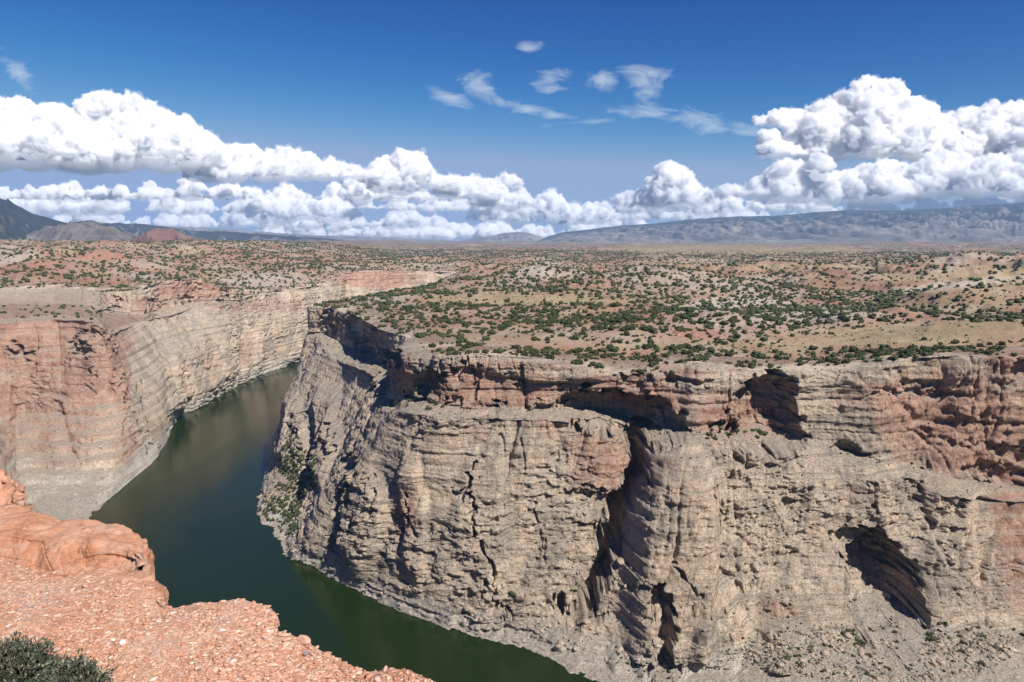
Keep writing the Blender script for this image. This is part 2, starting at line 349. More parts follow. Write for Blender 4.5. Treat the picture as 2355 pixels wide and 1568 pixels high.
BU_E = [(1540,1270,92,270,4,28),(1650,1080,60,90,0,6),(950,845,34,60,6,12),(1110,1160,60,150,0,7),(850,1180,40,130,8,9),(960,1180,30,140,0,6),(1800,1480,70,50,0,14),(1960,1120,120,60,0,5),(2190,1230,60,220,4,9),(1640,1440,60,110,0,12),(1440,1520,40,80,0,9),(1625,905,54,90,0,7),(1240,850,140,26,4,6),(740,1000,20,110,6,12),(690,980,16,90,4,9),(2230,900,40,90,0,5)]
BU_W = [(205,900,50,150,0,12),(420,860,22,90,0,10),(330,700,20,30,0,9),(100,1050,60,120,0,12),(520,780,24,80,0,8)]
def build_wall(name, CP, res, alcoves, channels, reds, side, inland=60):
    # add rim-inland rows K3,K2,K1 before R
    R = CP[:, 0]; tang = np.gradient(R[:, :2], axis=0); tang /= np.linalg.norm(tang, axis=1)[:, None]
    nrm = np.stack([-tang[:, 1], tang[:, 0]], 1)*side     # pointing out of the rock, to the canyon
    seg = np.linalg.norm(np.diff(CP[:, 3], axis=0), axis=1)*.5+np.linalg.norm(np.diff(CP[:, 0], axis=0), axis=1)*.5
    view = np.hypot(CP[:, 3, 0], CP[:, 3, 1]); rr = np.clip(view/560*res, res, 6)
    hid = np.abs(CP[:, 3, 0]/np.maximum(CP[:, 3, 1], 1)) > 1.0
    rr = np.where(hid, 6, rr); rm = np.maximum(rr[:-1], rr[1:])*.6+np.minimum(rr[:-1], rr[1:])*.4
    dense = catmull(CP, seg/rm)                             # (nu, 6, 3)
    nu = len(dense)
    Rd = dense[:, 0, :2]; td = np.gradient(Rd, axis=0)
    ker = np.ones(61)/61
    tds = np.stack([np.convolve(np.pad(td[:, i]/np.maximum(np.linalg.norm(td, axis=1), 1e-6), 30, mode='edge'), ker, mode='valid') for i in (0, 1)], 1)
    tds /= np.linalg.norm(tds, axis=1)[:, None]
    nd = np.stack([-tds[:, 1], tds[:, 0]], 1)*side
    rows = [dense[:, i] for i in range(6)]
    def inl(dist, dz):
        xy = Rd-nd*dist; h, _ = plateau_h(xy[:, 0], xy[:, 1], False)
        return np.concatenate([xy, (h+dz)[:, None]], 1)
    K = [inl(inland+10, -7), inl(38, .15), inl(12, .1)]
    S2 = rows[5].copy(); S2[:, :2] += nd*12; S2[:, 2] = -8
    rows = K+rows+[S2]
    A = np.stack(rows, 1)                                   # (nu, 10, 3)
    lens = np.linalg.norm(np.diff(A, axis=1), axis=2)
    mean = np.percentile(lens[(np.abs(A[:, 5, 0]) < A[:, 5, 1])], 75, axis=0)
    nv = [max(3, int(l/(res*(1.0 if 2 < i < 8 else 1.6)))) for i, l in enumerate(mean)]
    cols = []; lab = []
    for i, m in enumerate(nv):
        t = (np.arange(m)/m)[None, :, None]; cols.append(A[:, i:i+1]*(1-t)+A[:, i+1:i+2]*t); lab.append(i+np.arange(m)/m)
    cols.append(A[:, -1:]); lab.append([9.])
    P = np.concatenate(cols, 1); vlab = np.concatenate(lab); nvv = P.shape[1]
    # smooth across the row kinks a little
    for _ in range(6): P[:, 1:-1] = P[:, 1:-1]*.5+(P[:, 2:]+P[:, :-2])*.25
    u = np.concatenate([[0], np.cumsum(np.linalg.norm(np.diff(dense[:, 3], axis=0), axis=1)*.5+np.linalg.norm(np.diff(dense[:, 0], axis=0), axis=1)*.5)])
    U = np.repeat(u[:, None], nvv, 1); Z = P[..., 2]; VL = np.repeat(vlab[None], nu, 0)
    dv = np.gradient(P, axis=1); run = np.hypot(dv[..., 0], dv[..., 1]); steep = np.abs(dv[..., 2])/np.maximum(np.hypot(run, dv[..., 2]), 1e-6)
    cliff = sstep(.25, .7, steep)*sstep(2.6, 3.05, VL)*(1-sstep(7.9, 8.3, VL)*.8)
    top = 1-sstep(1.2, 2.9, VL)
    # ---- stage 1: buttresses
    warp = noise(U/70, Z/70, seed=5); X, Y = project(P); X = X+noise(U/40, Z/40, seed=57)*14
    d1 = fbm(U/130, Z/420, oct=3, seed=61)*13+noise((U+warp*14)/42, Z/200, seed=63)*5.5*(1-.4*sstep(630, 760, P[..., 1])*(side > 0))
    d1 += (sstep(5, 6, VL)*sstep(8.6, 7.2, VL))*noise(U/34, Z/120, seed=64)*4.0
    d1 *= (.25+.75*cliff)
    for (cx, cy, rx, ry, rot, a) in (BU_E if side > 0 else BU_W): d1 += a*ell(X, Y, cx, cy, rx, ry, rot, .3)*sstep(2.9, 3.1, VL)
    edge = sstep(8.9, 8.0, VL); d1 *= (.3+.7*edge)*(1-top*.9)
    Nx = nd[:, 0][:, None]; Ny = nd[:, 1][:, None]
    P[..., 0] += Nx*d1; P[..., 1] += Ny*d1
    X, Y = project(P)
    # ---- stage 2: alcoves and gullies, traced where the photo shows them
    wx = fbm(U/22, Z/22, oct=3, seed=71); Xw = X+wx*12+noise(U/45, Z/45, seed=73)*16; Yw = Y+fbm(U/15+9, Z/15, oct=3, seed=72)*9+noise(U/50, Z/50, seed=74)*12
    _, _, idj = voronoi(U/8, Z/6, 15); _, _, idk = voronoi(U/8+31, Z/6+17, 16); Xw = Xw+(idj-.5)*26; Yw = Yw+(idk-.5)*20
    carve = np.zeros_like(Z)
    for (cx, cy, rx, ry, rot, dep, pw) in alcoves:
        c, s = math.cos(math.radians(rot)), math.sin(math.radians(rot)); dx, dy = Xw-cx, Yw-cy
        q = np.hypot((dx*c+dy*s)/rx, (-dx*s+dy*c)/ry)
        carve = np.maximum(carve, dep*np.sqrt(np.clip(1-q**pw, 0, 1)))
    for (dep, pts) in channels:
        q = pline_d(Xw, Yw, pts); carve = np.maximum(carve, dep*np.clip(1-q**2.5, 0, 1)**.45)
    carve *= sstep(2.7, 3.02, VL)
    # ---- stage 3: cracks, strata, blocks
    fold = noise(U/260, Z*0+.5, seed=75)*5; zf = Z+fold
    ter = 0
    for th, kk in ((11., .75), (3.7, .5)):
        q = (zf+noise(U/120, Z/80, seed=76)*1.6)/th; c = np.floor(q); fr = q-c; ter = ter+th*kk*(sstep(.35+.3*rnd(c, seed=77), .98, fr)-fr)
    tmask = sstep(4.0, 5.0, VL)*sstep(8.6, 7.6, VL)*(1-sstep(.75, .95, steep)*.85)*(1-sstep(1, 8, carve))*((1-.85*sstep(630, 740, P[..., 1])) if side > 0 else .4+.5*sstep(5.8, 6.3, VL))
    P[..., 2] += ter*tmask
    ledg = 0
    for th, am, sd in ((13., 1.5, 81), (4.3, .8, 82), (1.9, .5, 83)):
        q = (zf+noise(U/140, Z/70, seed=sd)*th*.5)/th; c = np.floor(q); fr = q-c
        a = rnd(c, seed=sd); b = rnd(c+1, seed=sd); wgt = sstep(.72, 1., fr)
        seg_u = np.floor((U+noise(U/25, Z/25, seed=sd+5)*8)/(th*3.2)); j = rnd(c, seg_u, seed=sd+1)*.7
        ledg = ledg+am*((a*(1-wgt)+b*wgt)+j-.85)
    n_a = noise((U+warp*10)/38, Z/110, seed=91); n_b = noise((U+warp*6)/15, Z/52, seed=92); n_c = noise(U/6.5, Z/17, seed=93)
    mk = sstep(-.15, .35, noise(U/90, Z/60, seed=94))
    crack = -5*np.exp(-(n_a/.05)**2)*(.3+.7*mk)-2.6*np.exp(-(n_b/.07)**2)*mk-.9*np.exp(-(n_c/.1)**2)*(.3+.7*mk)
    pill = np.abs(noise(U/9, Z/60, seed=95))*2.2*sstep(-.2, .3, noise(U/120, Z/80, seed=96))
    f1, f2, idv = voronoi((U+warp*4+noise(U/7, Z/7, seed=99)*3)/7.5, (Z+fold+noise(U/6, Z/6, seed=100)*2)/4.6, 5)
    bm_ = .35+.65*sstep(-.1, .4, noise(U/70, Z/50, seed=98)); blk = bm_*((idv-.5)*1.5*sstep(.0, .12, f2-f1)-.5*(1-sstep(0, .1, f2-f1)))
    fine = fbm(U/10, Z/6, oct=5, seed=97, gain=.62)*2.3+fbm(U/30, Z/24, oct=2, seed=89)*1.8
    det = (ledg+crack+blk+pill+fine)
    damp = 1-.15*sstep(4, 18, carve)
    fl = 1-.42*sstep(630, 760, P[..., 1])*(side > 0)
    rough = .3+.9*sstep(-.25, .35, fbm(U/75, Z/60, oct=3, seed=113)); cap_ = sstep(2.9, 3.1, VL)*sstep(4.2, 3.9, VL)*(side > 0); rough = rough*(1-.45*cap_); det = ledg*(1+.7*cap_)+crack*(1-.3*cap_)+blk*(.4+.8*rough)*(1-.5*cap_)+pill+fine*rough
    det = det+fbm(U/5, Z/5, oct=3, seed=119)*1.1*(fl < .9)
    d2 = det*fl*((.18+.82*cliff) if side > 0 else (.55+.45*cliff))*damp*(1-top*.92)*(.25+.75*edge)-carve
    P[..., 0] += Nx*d2; P[..., 1] += Ny*d2
    soft = (1-cliff)*sstep(2.6, 3.1, VL)
    tal = fbm(U/14, P[..., 1]/14, oct=4, seed=101)*1.3+noise(P[..., 0]/3, P[..., 1]/3, seed=102)*.5
    P[..., 2] += tal*soft*edge+cliff*noise(U/8, Z/8, seed=103)*.5
    P[..., 2] += top*(sstep(0, .8, VL))*noise(P[..., 0]/14, P[..., 1]/14, seed=104)*.5
    X, Y = project(P)
    red = np.zeros_like(Z)
    for (cx, cy, rx, ry, rot, a) in reds: red = np.maximum(red, a*ell(X, Y, cx, cy, rx, ry, rot, .6))
    n_ = np.cross(np.gradient(P, axis=0), np.gradient(P, axis=1)); n_ /= np.maximum(np.linalg.norm(n_, axis=2), 1e-9)[..., None]
    nz = np.abs(n_[..., 2])
    flat = sstep(.62, .85, nz)*sstep(2.8, 3.1, VL)
    pale = sstep(*((19, 12) if side > 0 else (27, 16)), Z+noise(U/50, Z*0, seed=7)*5)*(.85+.15*noise(U/12, Z/3, seed=8))
    bench = sstep(4.05, 4.2, VL)*(1-sstep(4.75, 4.95, VL))*(side < 0)*sstep(420, 300, X)
    soil = 1-sstep(1.3, 2.7, VL+fbm(U/40, P[..., 1]/40, oct=3, seed=9)*1.3)
    F = grid_faces(nu, nvv, flip=(side < 0))
    o = mesh_np(name, P.reshape(-1, 3), F, M_ROCK, False, dict(red=red*(1-bench), flat=flat*(1-bench), pale=pale, soil=np.maximum(soil, bench*.9)))
    tag(o, kind='structure')
    return P, nz, VL, cliff, X, Y
AL_E = [ # cx,cy,rx,ry,rot,depth,power
 (1425,952,140,58,10,32,3),(1500,975,80,38,25,22,2.5),(1768,932,84,82,0,28,2.6),(1765,1000,86,40,8,22,2.5),(1690,990,60,26,-10,12,2.5),(2045,1375,86,165,-12,52,3),(1975,1245,60,40,25,16,2.5),
 (905,818,30,17,0,16,2.5),(905,830,20,16,0,14,2),(845,785,30,50,0,16,2.5),(815,748,26,40,0,10,2.5),(748,728,22,34,0,10,3),(1052,862,32,26,0,9,3),
 (1052,930,26,24,0,8,2),(1130,935,28,12,0,9,2.5),(1080,890,30,55,10,6,2),(965,880,20,50,5,14,2.5),(1240,940,50,16,-10,7,2.5),(1190,865,26,22,0,5,2),
 (2330,1050,70,26,14,7,2.5),(2290,1095,90,22,12,9,2.5),(2345,850,26,34,0,12,3),(2180,1010,120,8,10,4,2),(1455,868,44,16,-5,8,2.5),(1575,878,70,14,5,5,2.5),(2120,905,150,9,0,4,2.5),
 (2100,880,60,12,3,4,2.5),(1960,1040,50,18,20,9,2.5),(2250,965,60,10,10,4,2),(1370,1150,60,34,20,7,2),(790,1070,24,22,20,9,2.5),(1060,1135,30,10,30,4,2),
 (1820,1170,30,40,30,5,2),(2190,1200,26,60,0,6,2),(1700,1120,24,26,0,4,2),(1480,1350,70,12,15,7,2.5),(1720,1320,26,24,0,4,2)]
CH_E = [ # depth, (x,y,halfwidth)
 (50,[(1484,1000,26),(1470,1100,28),(1428,1170,31),(1398,1260,33),(1362,1345,30),(1332,1440,20)]),
 (20,[(1520,1360,26),(1530,1440,32),(1530,1560,30)]),(16,[(1290,1370,12),(1310,1420,16),(1325,1470,12)]),
 (12,[(790,1060,10),(800,1110,10),(780,1170,15),(775,1230,10)]),(7,[(1090,1065,5),(1075,1130,5),(1085,1190,6),(1110,1240,5),(1110,1300,6),(1120,1370,8),(1130,1400,14),(1160,1425,8)]),
 (8,[(700,960,12),(712,1010,14),(690,1060,8)]),(7,[(740,980,9),(735,1040,10)]),(9,[(1000,840,6),(985,900,10)]),(5,[(850,1100,5),(842,1200,6)]),(5,[(930,1150,4),(950,1230,5)]),
 (4,[(1240,1150,4),(1260,1290,4)]),(5,[(1640,1120,4),(1650,1190,5)]),(5,[(1990,1100,4),(2010,1180,6)]),(5,[(2120,1080,8),(2100,1160,6)]),(6,[(1560,1300,6),(1600,1360,8),(1590,1400,6)]),
 (4,[(1450,1180,4),(1440,1280,5)]),(6,[(870,880,6),(880,930,8)]),(10,[(660,1000,10),(652,960,8)])]
RD_E = [(1070,890,90,55,0,1.),(1200,900,110,40,0,.75),(1330,990,150,50,15,.5),(1400,1060,110,60,30,.75),(1470,900,120,40,10,.9),(1380,1090,80,40,0,.7),(1700,960,110,60,0,.8),
 (2250,980,230,120,15,.85),(2130,930,200,60,5,.7),(2354,1150,70,260,0,1.),(930,1180,30,70,0,.7),(900,845,60,30,0,.75),(760,740,50,30,0,.6),(900,860,80,30,20,.6),
 (1600,1140,70,30,0,.35),(1540,860,130,26,0,.55),(1080,1000,60,20,0,.45),(1980,1150,80,30,0,.4),(1560,1060,60,30,0,.4),(1800,1400,60,30,0,.5),(1180,840,160,12,3,.5),(2340,830,80,30,0,1.)]
AL_W = [(240,700,34,7,3,16,2.5),(350,702,8,26,0,10,2),(505,700,10,10,0,8,2),(440,690,35,8,0,8,2.5),(38,806,34,14,-8,12,2.5),(185,798,26,16,20,8,2),(205,770,26,14,0,5,2),(320,1025,14,5,0,3,2),(560,812,8,6,0,4,2),(480,665,60,22,0,5,2)]
CH_W = [(12,[(345,680,5),(352,715,6),(362,735,4)]),(5,[(270,850,6),(290,930,8),(300,1010,6)]),(5,[(205,850,5),(215,900,5)]),(4,[(445,800,4),(440,900,5)]),(3,[(100,900,3),(110,1000,3)]),(5,[(238,760,8),(260,810,6)]),
 (4,[(550,790,3),(558,825,4)]),(3,[(610,730,3),(612,820,3)])]
RD_W = [(90,790,190,80,0,1.1),(270,860,26,90,-8,1.1),(120,910,150,120,0,.85),(440,668,90,26,0,1.),(290,1010,40,70,0,.55),(150,690,150,18,0,.6),(565,800,18,40,0,.6),(865,640,90,22,0,1.25),
 (100,1000,180,70,0,.6),(480,830,30,60,0,.35),(360,720,60,20,0,.5),(550,700,200,20,0,.5),(330,700,90,20,0,.6),(150,690,190,20,0,.8)]
print('east wall'); PE = build_wall('cliff', EASTP, .72, AL_E, CH_E, RD_E, 1)
print('west wall'); PW = build_wall('cliff', WESTP, .95, AL_W, CH_W, RD_W, -1)

# ------------------------------------------------------------------ plateau (polar sheet from the rims to the horizon)
ta = np.linspace(-1.05, 1.05, 1480); rr_ = np.exp(np.linspace(math.log(430), math.log(25500), 900))
TA, RR = np.meshgrid(ta, rr_, indexing='ij'); cosn = 1/np.sqrt(1+TA**2)
PX, PY = RR*TA*cosn, RR*cosn
HH, SD = plateau_h(PX, PY)
cur = (RR**2)/(2*6.371e6)*0.85
cliffband = sstep(-.02, .02, noise(PX/300, PY/300, seed=131)*.5+noise(PX/90, PY/90, seed=132)*.15+.08)
PP = np.stack([PX, PY, HH-cur*(RR > 3000)], -1)
Xp, Yp = project(PP)
grass = np.zeros_like(HH); redp = np.zeros_like(HH); palep = np.zeros_like(HH)
GR = [(2050,775,330,30,-4,1),(1200,688,200,16,0,.9),(1420,690,120,12,0,.7),(1700,576,300,8,0,1),(1120,770,200,18,0,.5),(2100,640,200,10,-4,.6),(2260,640,150,14,-8,.7),(80,706,110,14,0,1),(1640,574,260,9,0,1),(1350,720,100,10,0,.5),(1850,612,260,7,0,.7),(1600,790,200,8,0,.4)]
RE = [(1600,768,70,14,0,1.2),(1330,650,120,18,0,.8),(1450,820,160,16,0,.8),(1500,700,160,20,0,.45),(2120,560,60,5,0,1.),(250,590,120,8,0,1.),(100,620,180,18,0,.6),(1380,750,160,16,0,.4),(1200,760,180,12,0,.4),(860,545,40,4,0,1),(2250,820,200,16,0,.8),(2000,800,150,8,0,.6)]
PA = [(1660,700,120,14,-4,.7),(1870,725,160,14,0,.5),(2200,655,200,9,-6,.6),(1600,815,60,14,0,.4),(620,650,120,20,0,.5)]
for L, A in ((GR, grass), (RE, redp), (PA, palep)):
    for (cx, cy, rx, ry, rot, a) in L: np.maximum(A, a*ell(Xp, Yp, cx, cy, rx, ry, rot, .6), out=A)
gn = fbm(PX/160, PY/160, oct=4, seed=141); grass = np.clip(np.maximum(grass*1.2+gn*.3*(grass > .05), sstep(.15, .5, gn)*.6), 0, 1)
lef = sstep(500, 0, Xp)*sstep(560, 640, Yp)
redp = np.clip(redp*.75+lef*.2, 0, 1.)
wood = sstep(2600, 4600, RR)*sstep(-.75, -.15, fbm(PX/700, PY/500, oct=4, seed=151)+.1)*(1-grass*.6)*1.
keep = SD > 22
F = grid_faces(*HH.shape, keep, flip=True)
V, F, at = compact(PP.reshape(-1, 3), F, dict(grass=grass, red=redp, pale=palep, wood=wood))
po = mesh_np('plateau', V, F, M_PLAT, False, at); tag(po, kind='structure')
print('plateau', len(V))

# ------------------------------------------------------------------ water
def water_material():
    m, nt, b = new_mat('river_water'); k = N(nt); p = k.pos()
    b.inputs['Base Color'].default_value = (.010, .021, .0035, 1); k.l(k.ramp(k.noise(k.map(p, (1, .4, 1)), .006, 4, .6, .6), [(.4, .12), (.6, .26)]), b.inputs['Roughness'])
    b.inputs['IOR'].default_value = 1.333
    h = k.math('ADD', k.noise(p, .9, 4, .6), k.math('MULTIPLY', k.noise(k.map(p, (1, .35, 1)), .12, 4, .6), 2.))
    k.l(k.bump(h, .12, .35), b.inputs['Normal']); return m
o = mesh_np('river', [(-2500, -100, 0), (2500, -100, 0), (2500, 3600, 0), (-2500, 3600, 0)], [(0, 1, 2, 3)], water_material()); tag(o, kind='structure')
HAZE = 2.6e-5
# ------------------------------------------------------------------ junipers and shrubs
def ico(sub):
    import bmesh
    bm = bmesh.new(); bmesh.ops.create_icosphere(bm, subdivisions=sub, radius=1.)
    V = np.array([v.co[:] for v in bm.verts], f32); F = np.array([[v.index for v in f.verts] for f in bm.faces]); bm.free(); return V, F
I1, I2, I3, I4 = ico(1), ico(2), ico(3), ico(4)
def bush_core(V, seed, amp=.45):
    n = noise(V[:, 0]*1.6+seed*7, V[:, 1]*1.6, V[:, 2]*1.6, seed=seed)+.5*noise(V[:, 0]*4+seed, V[:, 1]*4, V[:, 2]*4, seed=seed+1)
    P = V*(1+amp*n)[:, None]; P[:, 2] = P[:, 2]*.72+.48; P[:, 2] = np.maximum(P[:, 2], -.05); return P*.5
def leafy(seed, nleaf=150):
    r = np.random.default_rng(seed); lobes = r.normal(size=(6, 3)).clip(-1.6, 1.6)*[.34, .34, .14]+[0, 0, .42]; rad = r.uniform(.34, .6, 6)
    k = r.integers(0, 6, nleaf); d = r.normal(size=(nleaf, 3)); d /= np.linalg.norm(d, axis=1)[:, None]
    c = lobes[k]+d*(rad[k]*r.uniform(.75, 1.08, nleaf))[:, None]*[1, 1, .85]; c[:, 2] = np.maximum(c[:, 2], .03)
    t = np.cross(d, r.normal(size=(nleaf, 3))); t /= np.linalg.norm(t, axis=1)[:, None]; b = np.cross(d, t)+d*.4
    s = r.uniform(.07, .17, nleaf)[:, None]
    V = np.stack([c-t*s, c+t*s*.6-b*s, c+t*s+b*s, c-t*s*.4+b*s*1.3], 1).reshape(-1, 3); Fq = np.arange(nleaf*4).reshape(-1, 4)
    Vc, Fc = I1; Vs = [V]; Fs = [Fq[:, [0, 1, 2]], Fq[:, [0, 2, 3]]]; off = len(V)
    for j in range(6):
        Vs.append(Vc*rad[j]*[.86, .86, .72]+lobes[j]); Fs.append(Fc+off); off += len(Vc)
    V = np.concatenate(Vs)*.62; V[:, 2] = np.maximum(V[:, 2], -.1); return V, np.concatenate(Fs)
def scatter_mesh(name, P, S, templates, mat, **kw):
    Vs, Fs, off = [], [], 0; n = len(P); tid = RNG.integers(0, len(templates), n)
    for t, (TV, TF) in enumerate(templates):
        m = tid == t; p = P[m]; s = S[m]; a = RNG.uniform(0, 6.283, len(p))
        ca, sa = np.cos(a)[:, None], np.sin(a)[:, None]; asp = RNG.uniform(.8, 1.25, len(p))[:, None]
        x = (TV[:, 0]*ca-TV[:, 1]*sa)*s[:, None]*asp+p[:, :1]; y = (TV[:, 0]*sa+TV[:, 1]*ca)*s[:, None]/asp+p[:, 1:2]
        z = TV[:, 2]*s[:, None]+p[:, 2:3]
        Vs.append(np.stack([x, y, z], -1).reshape(-1, 3)); Fs.append((TF[None]+np.arange(len(p))[:, None, None]*len(TV)).reshape(-1, 3)+off); off += len(p)*len(TV)
    o = mesh_np(name, np.concatenate(Vs), np.concatenate(Fs), mat); return tag(o, **kw)
T_NEAR = [leafy(s) for s in range(8)]; T_MID = [(bush_core(I2[0], s, .55), I2[1]) for s in range(6)]; T_FAR = [(bush_core(I1[0], s, .5)*[1, 1, .8+.1*s], I1[1]) for s in range(5)]
def candidates(n, r0, r1, seed):
    g = np.random.default_rng(seed); r = np.sqrt(g.uniform(r0**2, r1**2, n)); th = g.uniform(-.74, .74, n)
    x, y = r*np.sin(th), r*np.cos(th); h, sd = plateau_h(x, y); P = np.stack([x, y, h-np.where(r > 3000, r**2/(2*6.371e6)*.85, 0)], 1)
    X, Y = project(P); dens = .5+fbm(x/40, y/40, oct=3, seed=161)*.34+fbm(x/300, y/300, oct=2, seed=162)*.3
    gr = np.zeros(n)
    for (cx, cy, rx, ry, rot, a) in GR: gr = np.maximum(gr, a*ell(X, Y, cx, cy, rx*.95, ry*.9, rot, .35))
    dens = dens*(1-.97*gr); 
    for (cx, cy, rx, ry, a) in [(1750,650,420,60,.1),(2000,660,420,40,.1),(1150,800,160,22,-.35),(2254,765,200,20,-.3),(2100,812,300,14,.2),(1500,745,240,26,.18),(1300,740,200,20,.1),(2250,590,300,30,.2),(450,605,480,40,.35),(1700,700,500,30,.15)]:
        dens = dens+a*ell(X, Y, cx, cy, rx, ry, 0, .7)
    dens *= sstep(10, 60, sd)*.5+.5
    ok = (g.uniform(0, 1, n) < np.clip(dens, .02, 1)) & (sd > 24); return P[ok], X[ok], Y[ok], sd[ok]
Pn, Xn, Yn, Sn = candidates(33000, 540, 1500, 201); Sz = RNG.gamma(4, 1.05, len(Pn)).clip(1.2, 8.5)
Pf, Xf, Yf, Sf = candidates(135000, 1500, 5200, 202); Szf = RNG.gamma(5, 1.0, len(Pf)).clip(1.8, 10)
# the talus slope and ledges of the two walls
def on_wall(W, cx, cy, rx, ry, n, smin=.45, seed=1):
    P, nz, VL, cl, X, Y = W; g = np.random.default_rng(seed)
    m = (np.hypot((X-cx)/rx, (Y-cy)/ry) < 1) & (VL > 3.0) & (VL < 8.6) & (nz > smin) & (P[..., 2] > 3); idx = np.argwhere(m)
    if len(idx) == 0: return np.zeros((0, 3))
    idx = idx[g.integers(0, len(idx), n)]; return P[idx[:, 0], idx[:, 1]].copy()
TAL = [(PE,640,1190,48,50,130,3.4),(PE,690,1085,45,60,230,3.4),(PE,672,1050,30,50,120,3.2),(PE,655,1150,45,40,120,3.2),(PE,925,905,40,34,22,3.2),(PE,1000,935,30,12,10,3.2),(PE,1690,1000,70,22,14,4.2),(PE,2040,1465,120,26,26,3.2),
       (PE,1940,1520,160,50,40,2.2),(PE,2290,1480,90,50,12,3.2),(PE,1340,1385,40,40,7,3.),(PE,1170,1368,30,14,3,3.6),(PE,2200,1440,90,12,10,2.6),(PE,1450,1500,60,40,22,1.8),(PW,350,1010,60,40,14,2.6),(PW,620,690,120,25,90,3.),(PW,560,670,80,20,60,3.2),
       (PW,80,716,190,16,70,4.6),(PW,200,728,40,10,12,4.),(PE,870,870,30,20,8,3.)]
Pt = []; St = []
for i, (W, cx, cy, rx, ry, n, s) in enumerate(TAL):
    p = on_wall(W, cx, cy, rx, ry, n, .35, 300+i); Pt.append(p); St.append(RNG.uniform(.6, 1.5, len(p))*s)
def on_top(W, n, sd):
    P, nz, VL, cl, X, Y = W; g = np.random.default_rng(sd); w = (VL > .5) & (VL < 2.9) & (np.abs(X-1177) < 1300) & (noise(P[..., 0]/28, P[..., 1]/28, seed=165) > -.12); idx = np.argwhere(w)
    idx = idx[g.integers(0, len(idx), n)]; return P[idx[:, 0], idx[:, 1]].copy()
for W, n, sd in ((PE, 1500, 311), (PW, 900, 312)):
    p = on_top(W, n, sd); Pt.append(p); St.append(RNG.gamma(6, .68, len(p)).clip(1.2, 7))
Pt = np.concatenate(Pt); St = np.concatenate(St); Xt, Yt = project(Pt)
AllP = np.concatenate([Pn, Pt]); AllS = np.concatenate([Sz, St]); AX = np.concatenate([Xn, Xt]); AY = np.concatenate([Yn, Yt]); isw = np.concatenate([np.zeros(len(Pn), bool), np.arange(len(Pt)) < len(Pt)-2400])
score = AllS/np.linalg.norm(AllP-[0, 0, CAMZ], axis=1); inside = (AX > 4) & (AX < 2350) & (AY > 560) & (AY < 1560)
inside &= ~((AX < 350) & (AY > 1080))
order = np.argsort(-np.where(inside, score, 0))[:300]
T_ME = [mesh_np('juniper', V, Fq, M_JUN, link=False) for V, Fq in T_NEAR]
T_ME2 = [mesh_np('juniper', V*[1, 1, .8], Fq, M_JUN, link=False) for V, Fq in [leafy(s) for s in range(20, 24)]]
def zone(X, Y, w):
    if w:
        if X < 420: return 'dark green juniper on the grassy bench above the left canyon wall', 'junipers on the left wall'
        if X < 780: return 'juniper on the pale scree slope at the foot of the canyon promontory', 'junipers on the promontory scree slope'
        if X < 1060: return 'juniper in the steep gully below the grey rock tower', 'junipers in the gully by the grey tower'
        if Y < 1060: return 'juniper on the rubble ledge below the shadowed alcove', 'junipers on the ledge below the alcoves'
        return 'juniper on the boulder slope near the dark cave at the cliff foot', 'junipers near the foot of the right cliff'
    band = 'just behind the cliff rim' if Y > 790 else ('on the middle of the plateau' if Y > 720 else 'on the far hills')
    side = 'above the promontory' if X < 1000 else ('above the red cliff columns' if X < 1350 else ('above the large alcove' if X < 1640 else ('beside the dry grass flat' if X < 2000 else 'near the right edge')))
    if X < 600: side = 'above the left canyon wall'
    return 'round green juniper %s %s' % (band, side), 'junipers %s %s' % (band, side)
for j, i in enumerate(order):
    me = T_ME[j % 8] if not isw[i] else T_ME2[j % 4]
    o = bpy.data.objects.new('juniper', me); COL.objects.link(o); x, y, z = AllP[i]; s = float(AllS[i])
    o.location = (x, y, z-.05*s); o.scale = (s, s, s); o.rotation_euler = (0, 0, float(RNG.uniform(0, 6.28)))
    l, g = zone(AX[i], AY[i], isw[i]); tag(o, l, 'juniper', g)
rest = np.ones(len(AllP), bool); rest[order] = False
near = rest & (np.linalg.norm(AllP, axis=1) < 1000)
scatter_mesh('juniper_scrub', AllP[near], AllS[near], [leafy(s, 70) for s in range(5)], M_JUN, label='scattered green junipers covering the plateau behind the rim', cat='juniper scrub', kind='stuff')
far = rest & ~near
gp = np.random.default_rng(77); rr2 = np.sqrt(gp.uniform(540**2, 1700**2, 26000)); t2 = gp.uniform(-.74, .74, 26000); hx, hy = rr2*np.sin(t2), rr2*np.cos(t2); hh, ss = plateau_h(hx, hy)
ok2 = (ss > 24) & (fbm(hx/70, hy/70, oct=3, seed=169) > -.25); PS = np.stack([hx, hy, hh], 1)[ok2]
scatter_mesh('low_sage_cover', PS, gp.gamma(4, .33, len(PS)).clip(.5, 3), T_FAR[:3], M_SHRUB, label='low grey green sage plants between the junipers on the plateau', cat='sage cover', kind='stuff')
scatter_mesh('distant_juniper_scrub', np.concatenate([AllP[far], Pf]), np.concatenate([AllS[far], Szf]), T_FAR+T_MID[:2], M_JUN, label='small dark junipers dotting the distant hills', cat='juniper scrub', kind='stuff')
Pc = []
for W, n, sd in ((PE, 1900, 5), (PW, 900, 6)):
    P, nz, VL, cl, X, Y = W; g = np.random.default_rng(sd)
    pr = (nz > .55) & (VL > 3.0) & (VL < 8.7) & (P[..., 2] > 8) & (np.abs(X-1177) < 1250) & (noise(P[..., 0]/25, P[..., 1]/25, P[..., 2]/25, seed=9) > -.05); idx = np.argwhere(pr); idx = idx[g.integers(0, len(idx), n)]
    Pc.append(P[idx[:, 0], idx[:, 1]])
    pr = (VL > .9) & (VL < 3.05) & (np.abs(X-1177) < 1250); idx = np.argwhere(pr); idx = idx[g.integers(0, len(idx), 900)]; Pc.append(P[idx[:, 0], idx[:, 1]])
